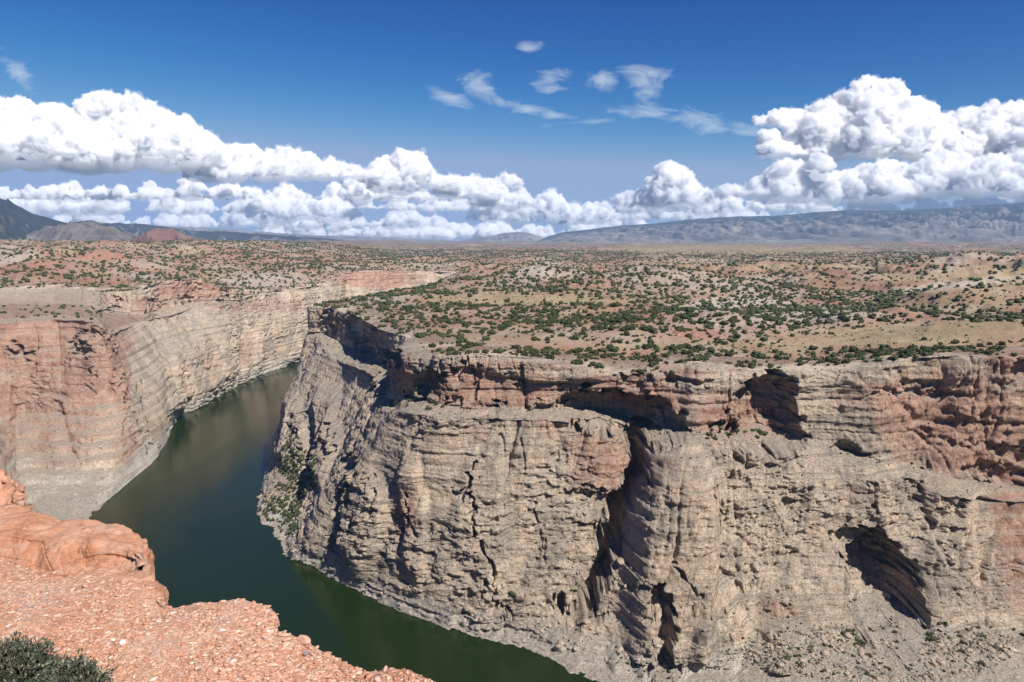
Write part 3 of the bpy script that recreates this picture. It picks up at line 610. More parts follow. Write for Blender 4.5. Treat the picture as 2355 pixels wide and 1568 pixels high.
Pc.append(on_wall(PE, 2000, 1500, 330, 70, 900, .4, 77)); Pc.append(on_wall(PE, 1560, 1540, 120, 40, 200, .3, 78))
Pc = np.concatenate(Pc); scatter_mesh('ledge_shrubs', Pc, RNG.gamma(4, .28, len(Pc)).clip(.4, 2.6), T_FAR, M_SHRUB, label='small grey green shrubs dotting the cliff ledges', cat='shrubs', kind='stuff')
# fallen boulders on the benches
def chopped(base, s, dims, k=9, lo=.45, hi=.75):
    V = base[0].copy(); r = np.random.default_rng(s)
    for _ in range(k):
        n = r.normal(size=3); n /= np.linalg.norm(n); V = V-np.maximum(V@n-r.uniform(lo, hi), 0)[:, None]*n
    return V*np.array(dims), base[1]
Tb = [chopped(I2, 500+s, (.75, .6, .5)) for s in range(8)]
Pb = np.concatenate([on_wall(PE, 2050, 1500, 330, 70, 1400, .3, 87), on_wall(PE, 1680, 1030, 60, 24, 120, .3, 88), on_wall(PE, 1250, 1420, 500, 140, 500, .5, 89), on_wall(PE, 660, 1150, 60, 120, 200, .4, 90), on_wall(PW, 300, 1050, 160, 160, 200, .4, 91)])
scatter_mesh('scree_boulders', Pb, RNG.gamma(2, .9, len(Pb)).clip(.6, 9)*.8, Tb, M_ROCK, label='pale fallen boulders and rubble strewn on the scree slopes', cat='boulders', kind='stuff')
# ------------------------------------------------------------------ far ranges
def mountain_material(name, rockc0, rockc1, tree, sc):
    m, nt, b = new_mat(name); k = N(nt); p = k.pos()
    f = k.noise(p, .0016*sc, 7, .65, .5); st = k.noise(k.map(p, (.0004, .0004, .02)), 1., 4, .7)
    c = k.ramp(f, [(.35, rockc0), (.65, rockc1)]); c = k.mix(k.ramp(st, [(.45, 0.), (.6, .4)]), c, rockc1)
    t = k.math('ADD', k.attr('wood'), k.math('MULTIPLY', k.math('SUBTRACT', k.noise(p, .004*sc, 8, .75), .5), 2.2))
    c = k.mix(k.ramp(t, [(.4, 0.), (.6, .92)]), c, tree)
    finish(nt, b, c, .95, k.bump(k.noise(p, .01*sc, 6, .7), 30., .7)); return m
def crest_range(name, pts, D0, D1, depth, foot_z, mat, wood, spur, seed, label=None, sharp=1.0, n=700, m=110, faced=0.):
    xs = np.array([p[0] for p in pts], float); ys = np.array([p[1] for p in pts], float)
    X = np.linspace(xs[0], xs[-1], n); Y = np.interp(X, xs, ys); Y = Y+noise(X/14, X*0, seed=seed)*.8+noise(X/4.5, X*0, seed=seed+1)*.4
    D = np.interp(X, [xs[0], xs[-1]], [D0, D1]); a, dy, dz = (X-CX)/FL, cP+(CY-Y)/FL*sP, -sP+(CY-Y)/FL*cP
    tx = a/dy; zt = CAMZ+dz/dy*D                                   # crest height at forward distance D
    s = np.linspace(-.35, 1, m)[None, :]                           # 0 = crest, 1 = foot, below 0 = back side
    fw = D[:, None]-depth*s; xx = tx[:, None]*D[:, None]+0*s+(tx[:, None]*(fw-D[:, None]))*.0
    xx = tx[:, None]*fw
    prof = np.where(s < 0, 1+s*1.2, (1-s)**1.5*(1-faced)+faced*(1-sstep(.02, .3, s)*.75-.25*s))
    hgt = np.maximum(zt-foot_z, 5)[:, None]
    sp = np.abs(noise(xx/spur+.55*fw/spur, fw/(spur*6), seed=seed+3)); sp2 = np.abs(noise(xx/(spur*.38)+.2*fw/spur, fw/(spur*2.2), seed=seed+4))
    env = np.clip(s*(1-s)*4, 0, 1)
    z = foot_z+hgt*prof+hgt*env*((.33-sp)*1.25+(.3-sp2)*.3)*sharp+fbm(xx/(spur*.2), fw/(spur*.2), oct=3, seed=seed+5)*hgt*.035*env
    z = z-8*sstep(.9, 1, s)
    P = np.stack([xx, fw, z], -1); wd = wood+(prof-.5)*.5+0*z
    o = mesh_np(name, P.reshape(-1, 3), grid_faces(n, m), mat, True, dict(wood=wd)); tag(o, label, kind='structure'); return o
M_MR = mountain_material('range_rock', (.075, .07, .068), (.30, .25, .21), (.012, .022, .026), 1.)
M_ML = mountain_material('forest_cloud_shade', (.07, .065, .06), (.25, .21, .17), (.010, .018, .018), 1.6)  # conifer forest colour, darkened further to paint in the cloud shadow on the mountain
M_MB = mountain_material('red_butte', (.17, .085, .07), (.26, .15, .115), (.06, .065, .04), 3.)
crest_range('mountain_range', [(1235,556),(1262,542),(1300,533),(1360,526),(1420,519),(1500,514),(1600,503),(1700,497),(1780,496),(1880,487),(1960,482),(2060,484),(2150,480),(2250,472),(2354,465),(2800,458),(3300,458)], 20500, 14500, 4800, 190, M_MR, .5, 560, 401, sharp=.6)
crest_range('mesa', [(1040,556),(1080,550),(1120,543),(1160,536),(1190,533),(1214,535),(1240,543),(1262,551),(1290,560)], 21500, 21500, 2500, 170, M_MR, -.25, 500, 411, faced=.75, n=300)
crest_range('mountain', [(-1200,425),(-500,428),(-150,432),(0,455),(45,474),(75,492),(110,500),(160,514),(210,520),(260,535),(330,552)], 8500, 9500, 2600, 185, M_ML, .75, 600, 421)
crest_range('foothill', [(60,540),(100,522),(140,514),(200,507),(235,512),(275,527),(330,548),(350,556)], 7600, 7200, 1300, 188, M_ML, .3, 260, 431, n=350)
crest_range('butte', [(285,558),(312,547),(338,532),(358,525),(398,526),(422,538),(450,548),(480,558)], 5900, 5900, 700, 190, M_MB, -.35, 150, 441, n=350, faced=.25)
crest_range('far_mesa', [(180,516),(260,513),(330,515),(400,524),(440,531),(520,532),(600,538),(680,544),(760,549),(830,556)], 12500, 14500, 1500, 180, M_ML, .6, 500, 451, faced=.5, n=450)
crest_range('far_ridge', [(330,522),(400,520),(460,523),(560,529),(640,535),(720,541),(800,542),(870,545),(930,548),(1000,552),(1090,555)], 23500, 23500, 3000, 120, M_MR, .1, 1200, 461, n=400)
# ------------------------------------------------------------------ air
def box(name, x0, x1, y0, y1, z0, z1, mat):
    V = [(x, y, z) for x in (x0, x1) for y in (y0, y1) for z in (z0, z1)]
    return mesh_np(name, V, [(0, 1, 3, 2), (4, 6, 7, 5), (0, 4, 5, 1), (2, 3, 7, 6), (0, 2, 6, 4), (1, 5, 7, 3)], mat)
mh = bpy.data.materials.new('air'); mh.use_nodes = True; nt = mh.node_tree; nt.nodes.remove(nt.nodes['Principled BSDF'])
pv = nt.nodes.new('ShaderNodeVolumePrincipled'); pv.inputs['Color'].default_value = (.42, .66, 1, 1); pv.inputs['Density'].default_value = HAZE; pv.inputs['Anisotropy'].default_value = .0
nt.links.new(pv.outputs[0], nt.nodes['Material Output'].inputs['Volume'])
o = box('haze', -27000, 27000, -2000, 27500, -20, 1260, mh); tag(o, 'thin blue air between the rim and the far ranges', 'haze', kind='stuff')
# ------------------------------------------------------------------ clouds
M_CLOUD = bpy.data.materials.new('cloud_vapour'); M_CLOUD.use_nodes = True; nt = M_CLOUD.node_tree; nt.nodes.remove(nt.nodes['Principled BSDF'])
vs = nt.nodes.new('ShaderNodeVolumeScatter'); vs.inputs['Color'].default_value = (.978, .98, .984, 1); vs.inputs['Density'].default_value = .009; vs.inputs['Anisotropy'].default_value = -.2
nt.links.new(vs.outputs[0], nt.nodes['Material Output'].inputs['Volume'])
M_FRINGE = M_CLOUD.copy(); M_FRINGE.name = 'cloud_fringe_vapour'
for nd_ in M_FRINGE.node_tree.nodes:
    if nd_.type == 'VOLUME_SCATTER': nd_.inputs['Density'].default_value = .0012
CLOUDS = [ # label, D, base Y, top profile, puffiness
 ('tall white cumulus tower above the left mountain, largest on the left', 33000, 378, [(150,360),(190,300),(205,245),(235,212),(270,212),(310,226),(345,232),(372,240),(400,262),(440,265),(480,290),(498,325),(520,350)], 1.1, 'c'),
 ('grey shaded cumulus heap at the left edge beside the tall tower', 31500, 372, [(-160,240),(-60,255),(0,250),(45,230),(90,228),(135,240),(165,262),(185,300),(230,330)], 1., 'c'),
 ('long flat based cumulus deck trailing right from the left tower', 34000, 408, [(470,350),(510,330),(560,332),(620,345),(680,345),(720,358),(770,358),(800,375),(850,385),(880,398)], .8, 'c'),
 ('low grey cloud band above the left mountain', 36500, 455, [(-160,405),(0,402),(90,410),(190,405),(260,412),(330,410),(420,408),(470,402),(520,402),(560,410),(600,430)], .7, 'c'),
 ('lower grey cloud band behind the left mountain crest', 41000, 487, [(-160,440),(0,436),(120,444),(240,438),(360,448),(500,444),(600,455),(660,460)], .6, 'c'),
 ('bright round cumulus left of centre with blue gap above', 37500, 498, [(585,480),(600,450),(630,432),(655,425),(685,436),(720,450),(770,456),(810,470),(830,485)], .9, 'c'),
 ('white peaked cumulus at the centre left', 36000, 432, [(850,400),(865,370),(895,350),(930,346),(960,352),(985,378),(1010,395),(1050,402)], 1., 'c'),
 ('small cumulus cluster right of the peaked centre cloud', 37000, 448, [(1000,420),(1030,402),(1075,400),(1110,412),(1135,425)], .8, 'c'),
 ('narrow white cumulus column at the centre', 38500, 470, [(1105,425),(1125,402),(1160,398),(1185,412),(1205,440),(1225,458)], 1., 'c'),
 ('flat cumulus layer below the peaked centre cloud', 39000, 458, [(690,430),(760,420),(840,408),(900,415),(1000,432),(1060,438)], .6, 'c'),
 ('low flat cumulus strip at the centre', 42000, 482, [(830,465),(880,452),(950,458),(1030,452),(1100,462),(1180,455),(1240,465)], .6, 'c'),
 ('cumulus row above the distant mesa', 42500, 505, [(1080,482),(1150,462),(1200,455),(1250,448),(1275,445),(1310,465),(1360,462),(1390,463),(1420,485)], .9, 'c'),
 ('largest towering white cumulus, on the right', 35000, 350, [(1790,300),(1850,262),(1895,225),(1925,190),(1955,178),(1990,164),(2015,180),(2055,205),(2100,232),(2140,255),(2165,300),(2205,325),(2250,345),(2290,380)], 1.15, 'c'),
 ('thin ragged cumulus arm left of the right tower', 34800, 290, [(1735,252),(1770,240),(1820,236),(1860,228),(1900,240),(1930,260)], .7, 'c'),
 ('pale cumulus mass at the right edge behind the tower', 38500, 372, [(2130,290),(2180,258),(2230,248),(2290,236),(2340,228),(2420,226),(2560,250)], .9, 'c'),
 ('flat pale cloud shelf below the right tower', 33500, 355, [(1750,318),(1820,305),(1900,300),(2000,310),(2100,320),(2200,330)], .6, 'c'),
 ('small white cumulus spire above the right mountain range', 36000, 468, [(1470,445),(1500,425),(1520,385),(1542,364),(1562,378),(1580,405),(1600,425),(1630,440)], 1., 'c'),
 ('grey cumulus bank with bright tops over the right range', 32000, 452, [(1620,440),(1660,425),(1710,424),(1750,400),(1790,372),(1840,362),(1890,370),(1905,395),(1960,388),(2020,370),(2060,385),(2100,400)], 1., 'c'),
 ('broad grey bellied cumulus bank at the right edge', 31500, 440, [(2060,415),(2110,372),(2170,352),(2230,362),(2300,345),(2360,352),(2560,360)], 1., 'c'),
 ('dark ragged cumulus tip left of the white spire', 37000, 470, [(1410,452),(1440,438),(1480,432),(1520,440),(1550,452)], .8, 'c'),
 ('long low cloud band along the right mountain crest', 40500, 485, [(1420,462),(1500,452),(1600,448),(1750,446),(1900,440),(2050,446),(2200,442),(2354,448),(2560,440)], .6, 'c'),
 ('lowest cloud strip behind the right mountain crest', 43500, 505, [(1400,488),(1480,478),(1560,472),(1650,470),(1760,476),(1860,478),(1960,470),(2100,466),(2560,470)], .6, 'c'),
 ('low hazy cloud strip right of the left mountain', 46000, 520, [(100,488),(220,480),(320,474),(440,482),(560,478),(700,488),(820,492),(900,480),(1000,482)], .5, 'c'),
 ('lowest hazy cloud strip above the far left mesas', 50000, 543, [(60,508),(180,500),(320,504),(480,498),(640,506),(800,502),(950,508),(1100,504),(1240,512)], .45, 'c'),
 ('lowest hazy cloud strip above the distant mesa', 52000, 545, [(900,520),(980,508),(1060,510),(1150,502),(1260,508),(1350,500),(1450,502),(1540,508)], .45, 'c')]
def make_cloud(i, label, D, base, prof, puff):
    g = np.random.default_rng(900+i); xs = [p[0] for p in prof]; ys = [p[1] for p in prof]
    px = D/FL; items = []; strip = puff < .75
    topf = lambda X: np.interp(X, xs, ys)
    def add(X, Y, R, dz, lvl): items.append((X, Y, R, dz, lvl))
    X = xs[0]
    while X < xs[-1]:
        t0 = topf(X); h = max(base-t0, 5)
        if strip:
            m = float(noise(np.array([X/46.+i*7]), np.array([.3+i]), seed=17)[0])+.3*float(noise(np.array([X/15.+i*7]), np.array([.3+i]), seed=18)[0])
            if m < -.58: X += 9; continue
            h = h*float(np.clip(.6+m*.95, .2, 1.5)); t0 = base-h
        else: t0 += g.uniform(0, 1)**1.5*h*.24
        R = min(max(h*.34, 5), 30)*g.uniform(.7, 1.15); Y = t0+R*.85
        while Y < base+R*.3:
            add(X+g.normal()*R*.3, Y, R*g.uniform(.8, 1.15), g.normal()*R*.5-(Y-t0)*.45, 0); Y += R*.8; R = min(R*1.12, 40)
        X += max(min(h*.34, 30)*.62, 4.5)
    for (X, Y, R, dz, l) in list(items):
        for _ in range(int(10*max(puff, .7))):
            th = g.uniform(-.2, math.pi+.2); ph = g.uniform(-.3, 1.); r = R*g.uniform(.25, .5)
            cx = X+math.cos(th)*math.cos(ph)*R*.86; cy = Y-math.sin(th)*math.cos(ph)*R*.86; cz = dz-math.sin(ph)*R*.9
            if not strip and cy-r < topf(cx)-R*.2: cy = topf(cx)-R*.2+r
            add(cx, cy, r, cz, 1)
            for _ in range(3):
                th = g.uniform(-.2, math.pi+.2); ph = g.uniform(-.3, 1.1); r2 = r*g.uniform(.3, .55)
                if r2 < 1.4: continue
                add(cx+math.cos(th)*math.cos(ph)*r*.9, cy-math.sin(th)*math.cos(ph)*r*.9, r2, cz-math.sin(ph)*r*.9, 2)
    Vs, Fs, off = [], [], 0
    a0, d0y, d0z = ray(CX, base); zb = CAMZ+d0z/d0y*D
    for (X, Y, R, dz, l) in items:
        TV, TF = (I3, I2, I2)[l]
        f = D+dz*px; a, dy, dz_ = ray(X, Y); c = np.array([a/dy*D, f, CAMZ+dz_/dy*D]); r = R*px
        Vs.append(c+TV*r); Fs.append(TF+off); off += len(TV)
    P = np.concatenate(Vs); zj = zb+noise(P[:, 0]/3000, P[:, 1]/3000, seed=5)*(14 if strip else 16)*px+noise(P[:, 0]/700, P[:, 1]/700, seed=6)*4*px
    P[:, 2] = np.where(P[:, 2] < zj, zj+(P[:, 2]-zj)*.55, P[:, 2])
    o = mesh_np('cloud', P, np.concatenate(Fs), M_CLOUD, False)
    md = o.modifiers.new('weld', 'REMESH'); md.mode = 'VOXEL'; md.voxel_size = D/FL*1.6
    ev = o.evaluated_get(bpy.context.evaluated_depsgraph_get()); me = bpy.data.meshes.new_from_object(ev); o.modifiers.clear(); old = o.data; o.data = me; bpy.data.meshes.remove(old)
    n = len(me.vertices); co = np.empty(n*3, f32); me.vertices.foreach_get('co', co); co = co.reshape(-1, 3); nr = np.empty(n*3, f32); me.vertices.foreach_get('normal', nr); nr = nr.reshape(-1, 3)
    q = co/px; d = 0; upw = sstep(-.9, -.1, nr[:, 2])*.85+.15
    for sc, am in ((60, 12.), (26, 9.), (11, 6.5), (4.8, 4.), (2.4, 1.6)): d = d+am*(np.abs(noise(q[:, 0]/sc, q[:, 1]/sc, q[:, 2]/sc, seed=int(sc)))-.3)
    co = co+nr*(d*upw*px*(.55 if strip else 1.))[:, None]; me.vertices.foreach_set('co', co.ravel()); me.update()
    me.polygons.foreach_set('use_smooth', np.ones(len(me.polygons), bool))
    me.materials.clear(); me.materials.append(M_CLOUD); me.polygons.foreach_set("material_index", np.zeros(len(me.polygons), np.int32))
    if True:
        fm = me.copy(); w = noise(q[:, 0]/17+5, q[:, 1]/17, q[:, 2]/17, seed=31)*9+noise(q[:, 0]/6+5, q[:, 1]/6, q[:, 2]/6, seed=32)*4.5+np.abs(noise(q[:, 0]/2.6, q[:, 1]/2.6, q[:, 2]/2.6, seed=33))*2
        cf = co+nr*((w+.5)*np.clip(.4+nr[:, 2], .0, 1)*px*(.6 if strip else 1))[:, None]; fm.vertices.foreach_set('co', cf.astype(f32).ravel()); fm.update(); fm.materials.clear(); fm.materials.append(M_FRINGE)
        fo = bpy.data.objects.new('fringe', fm); COL.objects.link(fo); fo.parent = o
    tag(o, label, 'cloud', 'clouds along the horizon'); return len(items)
tot = 0
for i, (lb, D, base, prof, puff, _) in enumerate(CLOUDS): tot += make_cloud(i, lb, D, base, prof, puff)
print('cloud puffs', tot)
# ------------------------------------------------------------------ foreground rim rock
def fore_material():
    m, nt, b = new_mat('salmon_rock'); k = N(nt); p = k.pos()
    v = k.n('ShaderNodeTexVoronoi'); v.inputs['Scale'].default_value = 34; v.inputs['Randomness'].default_value = 1
    wv = k.n('ShaderNodeVectorMath', operation='ADD'); nn = k.n('ShaderNodeTexNoise'); nn.inputs['Scale'].default_value = 18; k.l(p, nn.inputs['Vector'])
    sc = k.n('ShaderNodeVectorMath', operation='SCALE'); sc.inputs['Scale'].default_value = .05; k.l(nn.outputs['Color'], sc.inputs[0]); k.l(p, wv.inputs[0]); k.l(sc.outputs[0], wv.inputs[1]); k.l(wv.outputs[0], v.inputs['Vector'])
    sep = k.n('ShaderNodeSeparateColor'); k.l(v.outputs['Color'], sep.inputs[0])
    big = k.noise(p, .8, 6, .65, .4)
    soil = k.ramp(big, [(.35, (.54, .235, .125)), (.5, (.64, .315, .185)), (.6, (.67, .38, .245)), (.72, (.72, .49, .36))])
    peb = k.ramp(sep.outputs[0], [(0, (.50, .22, .13)), (.3, (.60, .30, .18)), (.7, (.66, .37, .245)), (.93, (.70, .46, .33)), (1, (.76, .62, .5))])
    c = k.mix(k.math('MULTIPLY', k.attr('gravel'), .8), soil, peb)
    li = k.ramp(k.noise(p, 3.5, 6, .7), [(.6, 0.), (.68, .7)]); c = k.mix(k.math('MULTIPLY', li, k.attr('edge')), c, (.50, .17, .045))
    wh = k.ramp(k.noise(p, 1.1, 5, .6, .3), [(.55, 0.), (.66, .6)]); c = k.mix(k.math('MULTIPLY', wh, k.attr('white')), c, (.72, .62, .52))
    fn = k.noise(p, 60, 6, .75); c = k.mix(.5, c, k.ramp(fn, [(.3, .55), (.65, 1.2)]), 'MULTIPLY')
    mid = k.noise(p, 5, 7, .75)
    ve = k.n('ShaderNodeTexVoronoi', feature='DISTANCE_TO_EDGE'); ve.inputs['Scale'].default_value = 2.1; wv2 = k.n('ShaderNodeVectorMath', operation='ADD'); n2_ = k.n('ShaderNodeTexNoise'); n2_.inputs['Scale'].default_value = 2.6; n2_.inputs['Detail'].default_value = 5; k.l(p, n2_.inputs['Vector'])
    s2_ = k.n('ShaderNodeVectorMath', operation='SCALE'); s2_.inputs['Scale'].default_value = .6; k.l(n2_.outputs['Color'], s2_.inputs[0]); k.l(k.map(p, (1, 1, 1.8)), wv2.inputs[0]); k.l(s2_.outputs[0], wv2.inputs[1]); k.l(wv2.outputs[0], ve.inputs['Vector'])
    ck = k.math('MULTIPLY', k.ramp(ve.outputs['Distance'], [(0, 1.), (.022, 0.)]), k.math('SUBTRACT', 1., k.attr('gravel'), clamp=True)); c = k.mix(k.math('MULTIPLY', ck, .7), c, (.20, .085, .05))
    stn = k.noise(k.map(p, (1, 1, 4)), 2.2, 6, .7); c = k.mix(k.math('MULTIPLY', k.ramp(stn, [(.45, 0.), (.65, .6)]), k.math('SUBTRACT', 1., k.attr('gravel'), clamp=True)), c, (.78, .52, .38))
    finish(nt, b, c, .95, k.bump(fn, .012, .8, k.bump(mid, .09, .7))); return m
M_FORE = fore_material()
def fore_loft(name, rows, n, nvs, gravel, seed, amp=1., label=None, white=0., cracks=0.):
    """rows: list of point lists (all the same length) of world points; last rows are the face"""
    A = np.array(rows, float).transpose(1, 0, 2); dense = catmull(A, [n//(len(A)-1)]*(len(A)-1)); cols = []; lab = []
    for i, m in enumerate(nvs):
        t = (np.arange(m)/m)[None, :, None]; cols.append(dense[:, i:i+1]*(1-t)+dense[:, i+1:i+2]*t); lab.append(i+np.arange(m)/m)
    cols.append(dense[:, -1:]); lab.append([len(nvs)]); P = np.concatenate(cols, 1); VL = np.repeat(np.concatenate(lab)[None], len(P), 0)
    for _ in range(3): P[:, 1:-1] = P[:, 1:-1]*.5+(P[:, 2:]+P[:, :-2])*.25
    nn = np.cross(np.gradient(P, axis=0), np.gradient(P, axis=1)); nn /= np.maximum(np.linalg.norm(nn, axis=2), 1e-9)[..., None]
    x, y, z = P[..., 0].copy(), P[..., 1].copy(), P[..., 2].copy()
    sgn = np.sign(np.median(nn[:, :nvs[0], 2])); nn = nn*sgn
    g = gravel if not callable(gravel) else gravel(VL)
    big = fbm(x/.9, y/.9, z/.6, oct=5, seed=seed)*.07*amp
    zl = np.floor((z+noise(x/2, y/2, seed=seed+2)*.1)/.12); lay = (rnd(zl.astype(int), seed=seed)-.5)*.09*amp*sstep(.8, .5, np.abs(nn[..., 2]))
    gm_ = sstep(-.3, .3, fbm(x/.5, y/.5, oct=3, seed=seed+6)); g = g*(.25+.75*gm_)
    f1, f2, idv = voronoi(x*44, y*44, seed); peb = (idv > .45)*sstep(.5, .1, f1)*(.001+.007*idv)+sstep(.6, .2, f1)*.002
    f1b, f2b, idb = voronoi(x*9, y*9, seed+1); peb2 = (idb > .9)*sstep(.42, .1, f1b)*.018*idb
    d = big+lay+(peb+peb2)*g
    if cracks:
        q = noise(x/.5+noise(x/.3, z/.3, seed=seed+8)*.4, z/.35, y/.5, seed=seed+9); d = d-cracks*.12*np.exp(-(q/.03)**2)+(np.abs(noise(x/.35, y/.35, z/.22, seed=seed+11))*.05+np.abs(noise(x/.13, y/.13, z/.09, seed=seed+12))*.018)*(g < .9)
        f1, f2, idv = voronoi((x+y*.5)*2.6, z*3.4+x*.4, seed+3); d = d+((idv-.5)*.09-.03*(1-sstep(0, .08, f2-f1)))*sstep(.95, .6, np.abs(nn[..., 2]))*(cracks > 0)
    P = P+nn*d[..., None]
    att = dict(gravel=g+0*z, edge=(sstep(.55, .97, VL)*(1-sstep(1.3, 1.6, VL))), white=white+0*z)
    o = mesh_np(name, P.reshape(-1, 3), grid_faces(P.shape[0], P.shape[1]), M_FORE, True, att); tag(o, kind='structure'); return P
def fz(pts): return [at_z(*p) for p in pts]
EDGE = [(-900,1180),(-500,1240),(-250,1272),(0,1288),(120,1294),(220,1304),(300,1322),(345,1340),(373,1364),(400,1386),(470,1397),(530,1395),(583,1397),(610,1405),(627,1424),(628,1456),(665,1464),(705,1468),(760,1488),(815,1512),(880,1535),(950,1570),(1030,1620),(1130,1690),(1300,1850),(1700,2300)]
ztop = [298.30-.0*i for i in range(len(EDGE))]
E0 = [at_z(X, Y, 298.32) for X, Y in EDGE]
near0 = [(-3.2+4.6*i/(len(EDGE)-1), -1.2, 298.42) for i in range(len(EDGE))]
mid0 = [tuple(.5*np.array(a)+.5*np.array(b)+np.array([0, 0, .03])) for a, b in zip(near0, E0)]
f1_ = [(x*1.01, y*1.01, z-.16) for x, y, z in E0]; f2_ = [(x*1.0, y*1.0, z-1.6) for x, y, z in E0]; f3_ = [(x*1.06, y*1.06, z-9) for x, y, z in E0]; f4_ = [(x*1.3, y*1.3, z-45) for x, y, z in E0]
PA_ = fore_loft('rim_ledge', [near0, mid0, E0, f1_, f2_, f3_, f4_], 1500, [260, 420, 20, 60, 40, 30], 1., 701, 1., white=.5)
# second outcrop: smooth sandstone knob with a fractured face
ZB = 296.9
top = [(-900,1030),(-400,1110),(-150,1150),(0,1158),(60,1172),(120,1186),(200,1203),(265,1212),(300,1224),(322,1240),(334,1262),(337,1282),(333,1300)]
B0 = [at_z(X, Y, ZB-.1*i/12) for i, (X, Y) in enumerate(top)]
crest = [(-900,1110),(-400,1170),(-150,1215),(0,1232),(60,1240),(120,1246),(190,1250),(250,1255),(285,1262),(305,1270),(318,1280),(324,1290),(325,1304)]
bot = [(-900,1300),(-400,1340),(-150,1350),(0,1352),(60,1352),(120,1355),(190,1360),(245,1365),(275,1368),(298,1368),(312,1366),(322,1362),(328,1358)]
B1 = [at_z(X, Y, ZB-.02) for (X, Y) in crest]
B2 = []
for (X, Y), c in zip(bot, B1):
    B2.append(at_f(X, Y, c[1]-.42))
back1 = [(x*1.02, y*1.02, z-.35) for x, y, z in B0]; back2 = [(x*1.04, y*1.04, z-6) for x, y, z in B0]; back3 = [(x*1.3, y*1.3, z-40) for x, y, z in B0]
PB_ = fore_loft('sandstone_outcrop', [B2, B1, B0, back1, back2, back3][::-1], 900, [30, 40, 40, 140, 160], lambda V: .25*sstep(2.5, 3.2, V)*(1-sstep(3.7, 4.0, V)), 711, .9, white=.5, cracks=.04)
# lower red step joining outcrop and ledge
C0 = [at_z(X, Y, 297.0) for X, Y in [(200,1312),(260,1318),(300,1318),(330,1322),(352,1336),(366,1352),(372,1364),(374,1378)]]
C1 = [(x*.86, y*.86, z+.02) for x, y, z in C0]; C2 = [(x*1.01, y*1.01, z-.25) for x, y, z in C0]; C3 = [(x*1.06, y*1.06, z-8) for x, y, z in C0]
fore_loft('rock_step', [C1, C0, C2, C3], 400, [80, 40, 60], .5, 721, 1., cracks=.04)
# third, farther rubble outcrop
D0_ = [at_z(X, Y, 293.6+.5*(i == 0)) for i, (X, Y) in enumerate([(-500,1020),(-200,1060),(-60,1080),(0,1086),(22,1098),(36,1112),(42,1128),(46,1146),(50,1168),(60,1178)])]
D1_ = [(x*.80, y*.80, z-.35) for x, y, z in D0_]; D2_ = [(x*1.02, y*1.02, z-.6) for x, y, z in D0_]; D3_ = [(x*1.08, y*1.08, z-20) for x, y, z in D0_]
fore_loft('rubble_outcrop', [D1_, D0_, D2_, D3_], 400, [120, 40, 60], 1., 731, 2.6, cracks=.12)
# the near canyon wall under the viewpoint, and the ground behind the camera
nx = 26; xs_ = np.linspace(-1100, 1300, nx); rowsN = []
for (yy, zz) in ((-400, 296.5), (-6, 296.2), (-1.5, 296), (4, 240), (30, 150), (60, 60), (190, 15), (250, -6)):
    rowsN.append([(x, yy+(10 if zz < 290 else 0)*math.sin(x/90)+(abs(x)*.05 if zz < 290 else 0), zz) for x in xs_])
A = np.array(rowsN).transpose(1, 0, 2); dn = catmull(A, [24]*(nx-1)); cs = []
for i in range(7):
    t = (np.arange(24)/24)[None, :, None]; cs.append(dn[:, i:i+1]*(1-t)+dn[:, i+1:i+2]*t)
cs.append(dn[:, -1:]); P = np.concatenate(cs, 1); P[:, 60:, 1] += (fbm(P[:, 60:, 0]/40, P[:, 60:, 2]/40, oct=4, seed=741)*9)*sstep(290, 240, P[:, 60:, 2])
o = mesh_np('near_cliff', P.reshape(-1, 3), grid_faces(P.shape[0], P.shape[1]), M_ROCK, False, dict(red=.5+0*P[..., 2], flat=0*P[..., 2], pale=0*P[..., 2], soil=0*P[..., 2])); tag(o, kind='structure')
# loose stones one can count
def ground_hit(Pg, X, Y):
    XX, YY = project(Pg); q = np.hypot(XX-X, YY-Y); i = np.unravel_index(np.argmin(q), q.shape); return Pg[i]
def stone_mesh(seed, dims):
    V = I3[0].copy(); r = np.random.default_rng(seed)
    for _ in range(11):                       # chop with random planes: angular broken stone
        n = r.normal(size=3); n /= np.linalg.norm(n); d = r.uniform(.55, .85); k = V@n; V = V-np.maximum(k-d, 0)[:, None]*n
    V = V*(1+.05*noise(V[:, 0]*3, V[:, 1]*3, V[:, 2]*3, seed=seed))[:, None]; return V*np.array(dims), I3[1]
def flatmat(n, c):
    m, nt, b = new_mat(n); k = N(nt); p = k.pos(); f = k.noise(p, 40, 5, .7)
    finish(nt, b, k.mix(.8, c, k.ramp(f, [(.3, .6), (.7, 1.2)]), 'MULTIPLY'), .9, k.bump(f, .01, .6)); return m
MW, MG, MS = flatmat('white_stone', (.78, .66, .55)), flatmat('grey_stone', (.25, .24, .25)), flatmat('pink_stone', (.66, .38, .27))
STN = [(1427,1330,.05,MG,'x')]
STN = [(260,1472,.013,MW,'small white stone in the gravel right of the sagebrush on the rim ledge'),(283,1480,.017,MW,'flat white stone beside the smaller white stone on the gravel'),
 
 (700,1475,.03,MS,'blocky pink stone perched on the rim edge'),(705,1503,.014,MG,'round grey stone just below the blocky pink stone'),
 
 ]
for i, (X, Y, s, mt, lb) in enumerate(STN):
    h = ground_hit(PA_, X, Y); V, Fq = stone_mesh(40+i, (s*1.2, s*.9, s*.62)); o = mesh_np('stone', V, Fq, mt); o.location = (h[0], h[1], h[2]+s*.3); o.rotation_euler = (0, 0, i*1.3); tag(o, lb, 'stone', 'loose stones on the rim ledge')
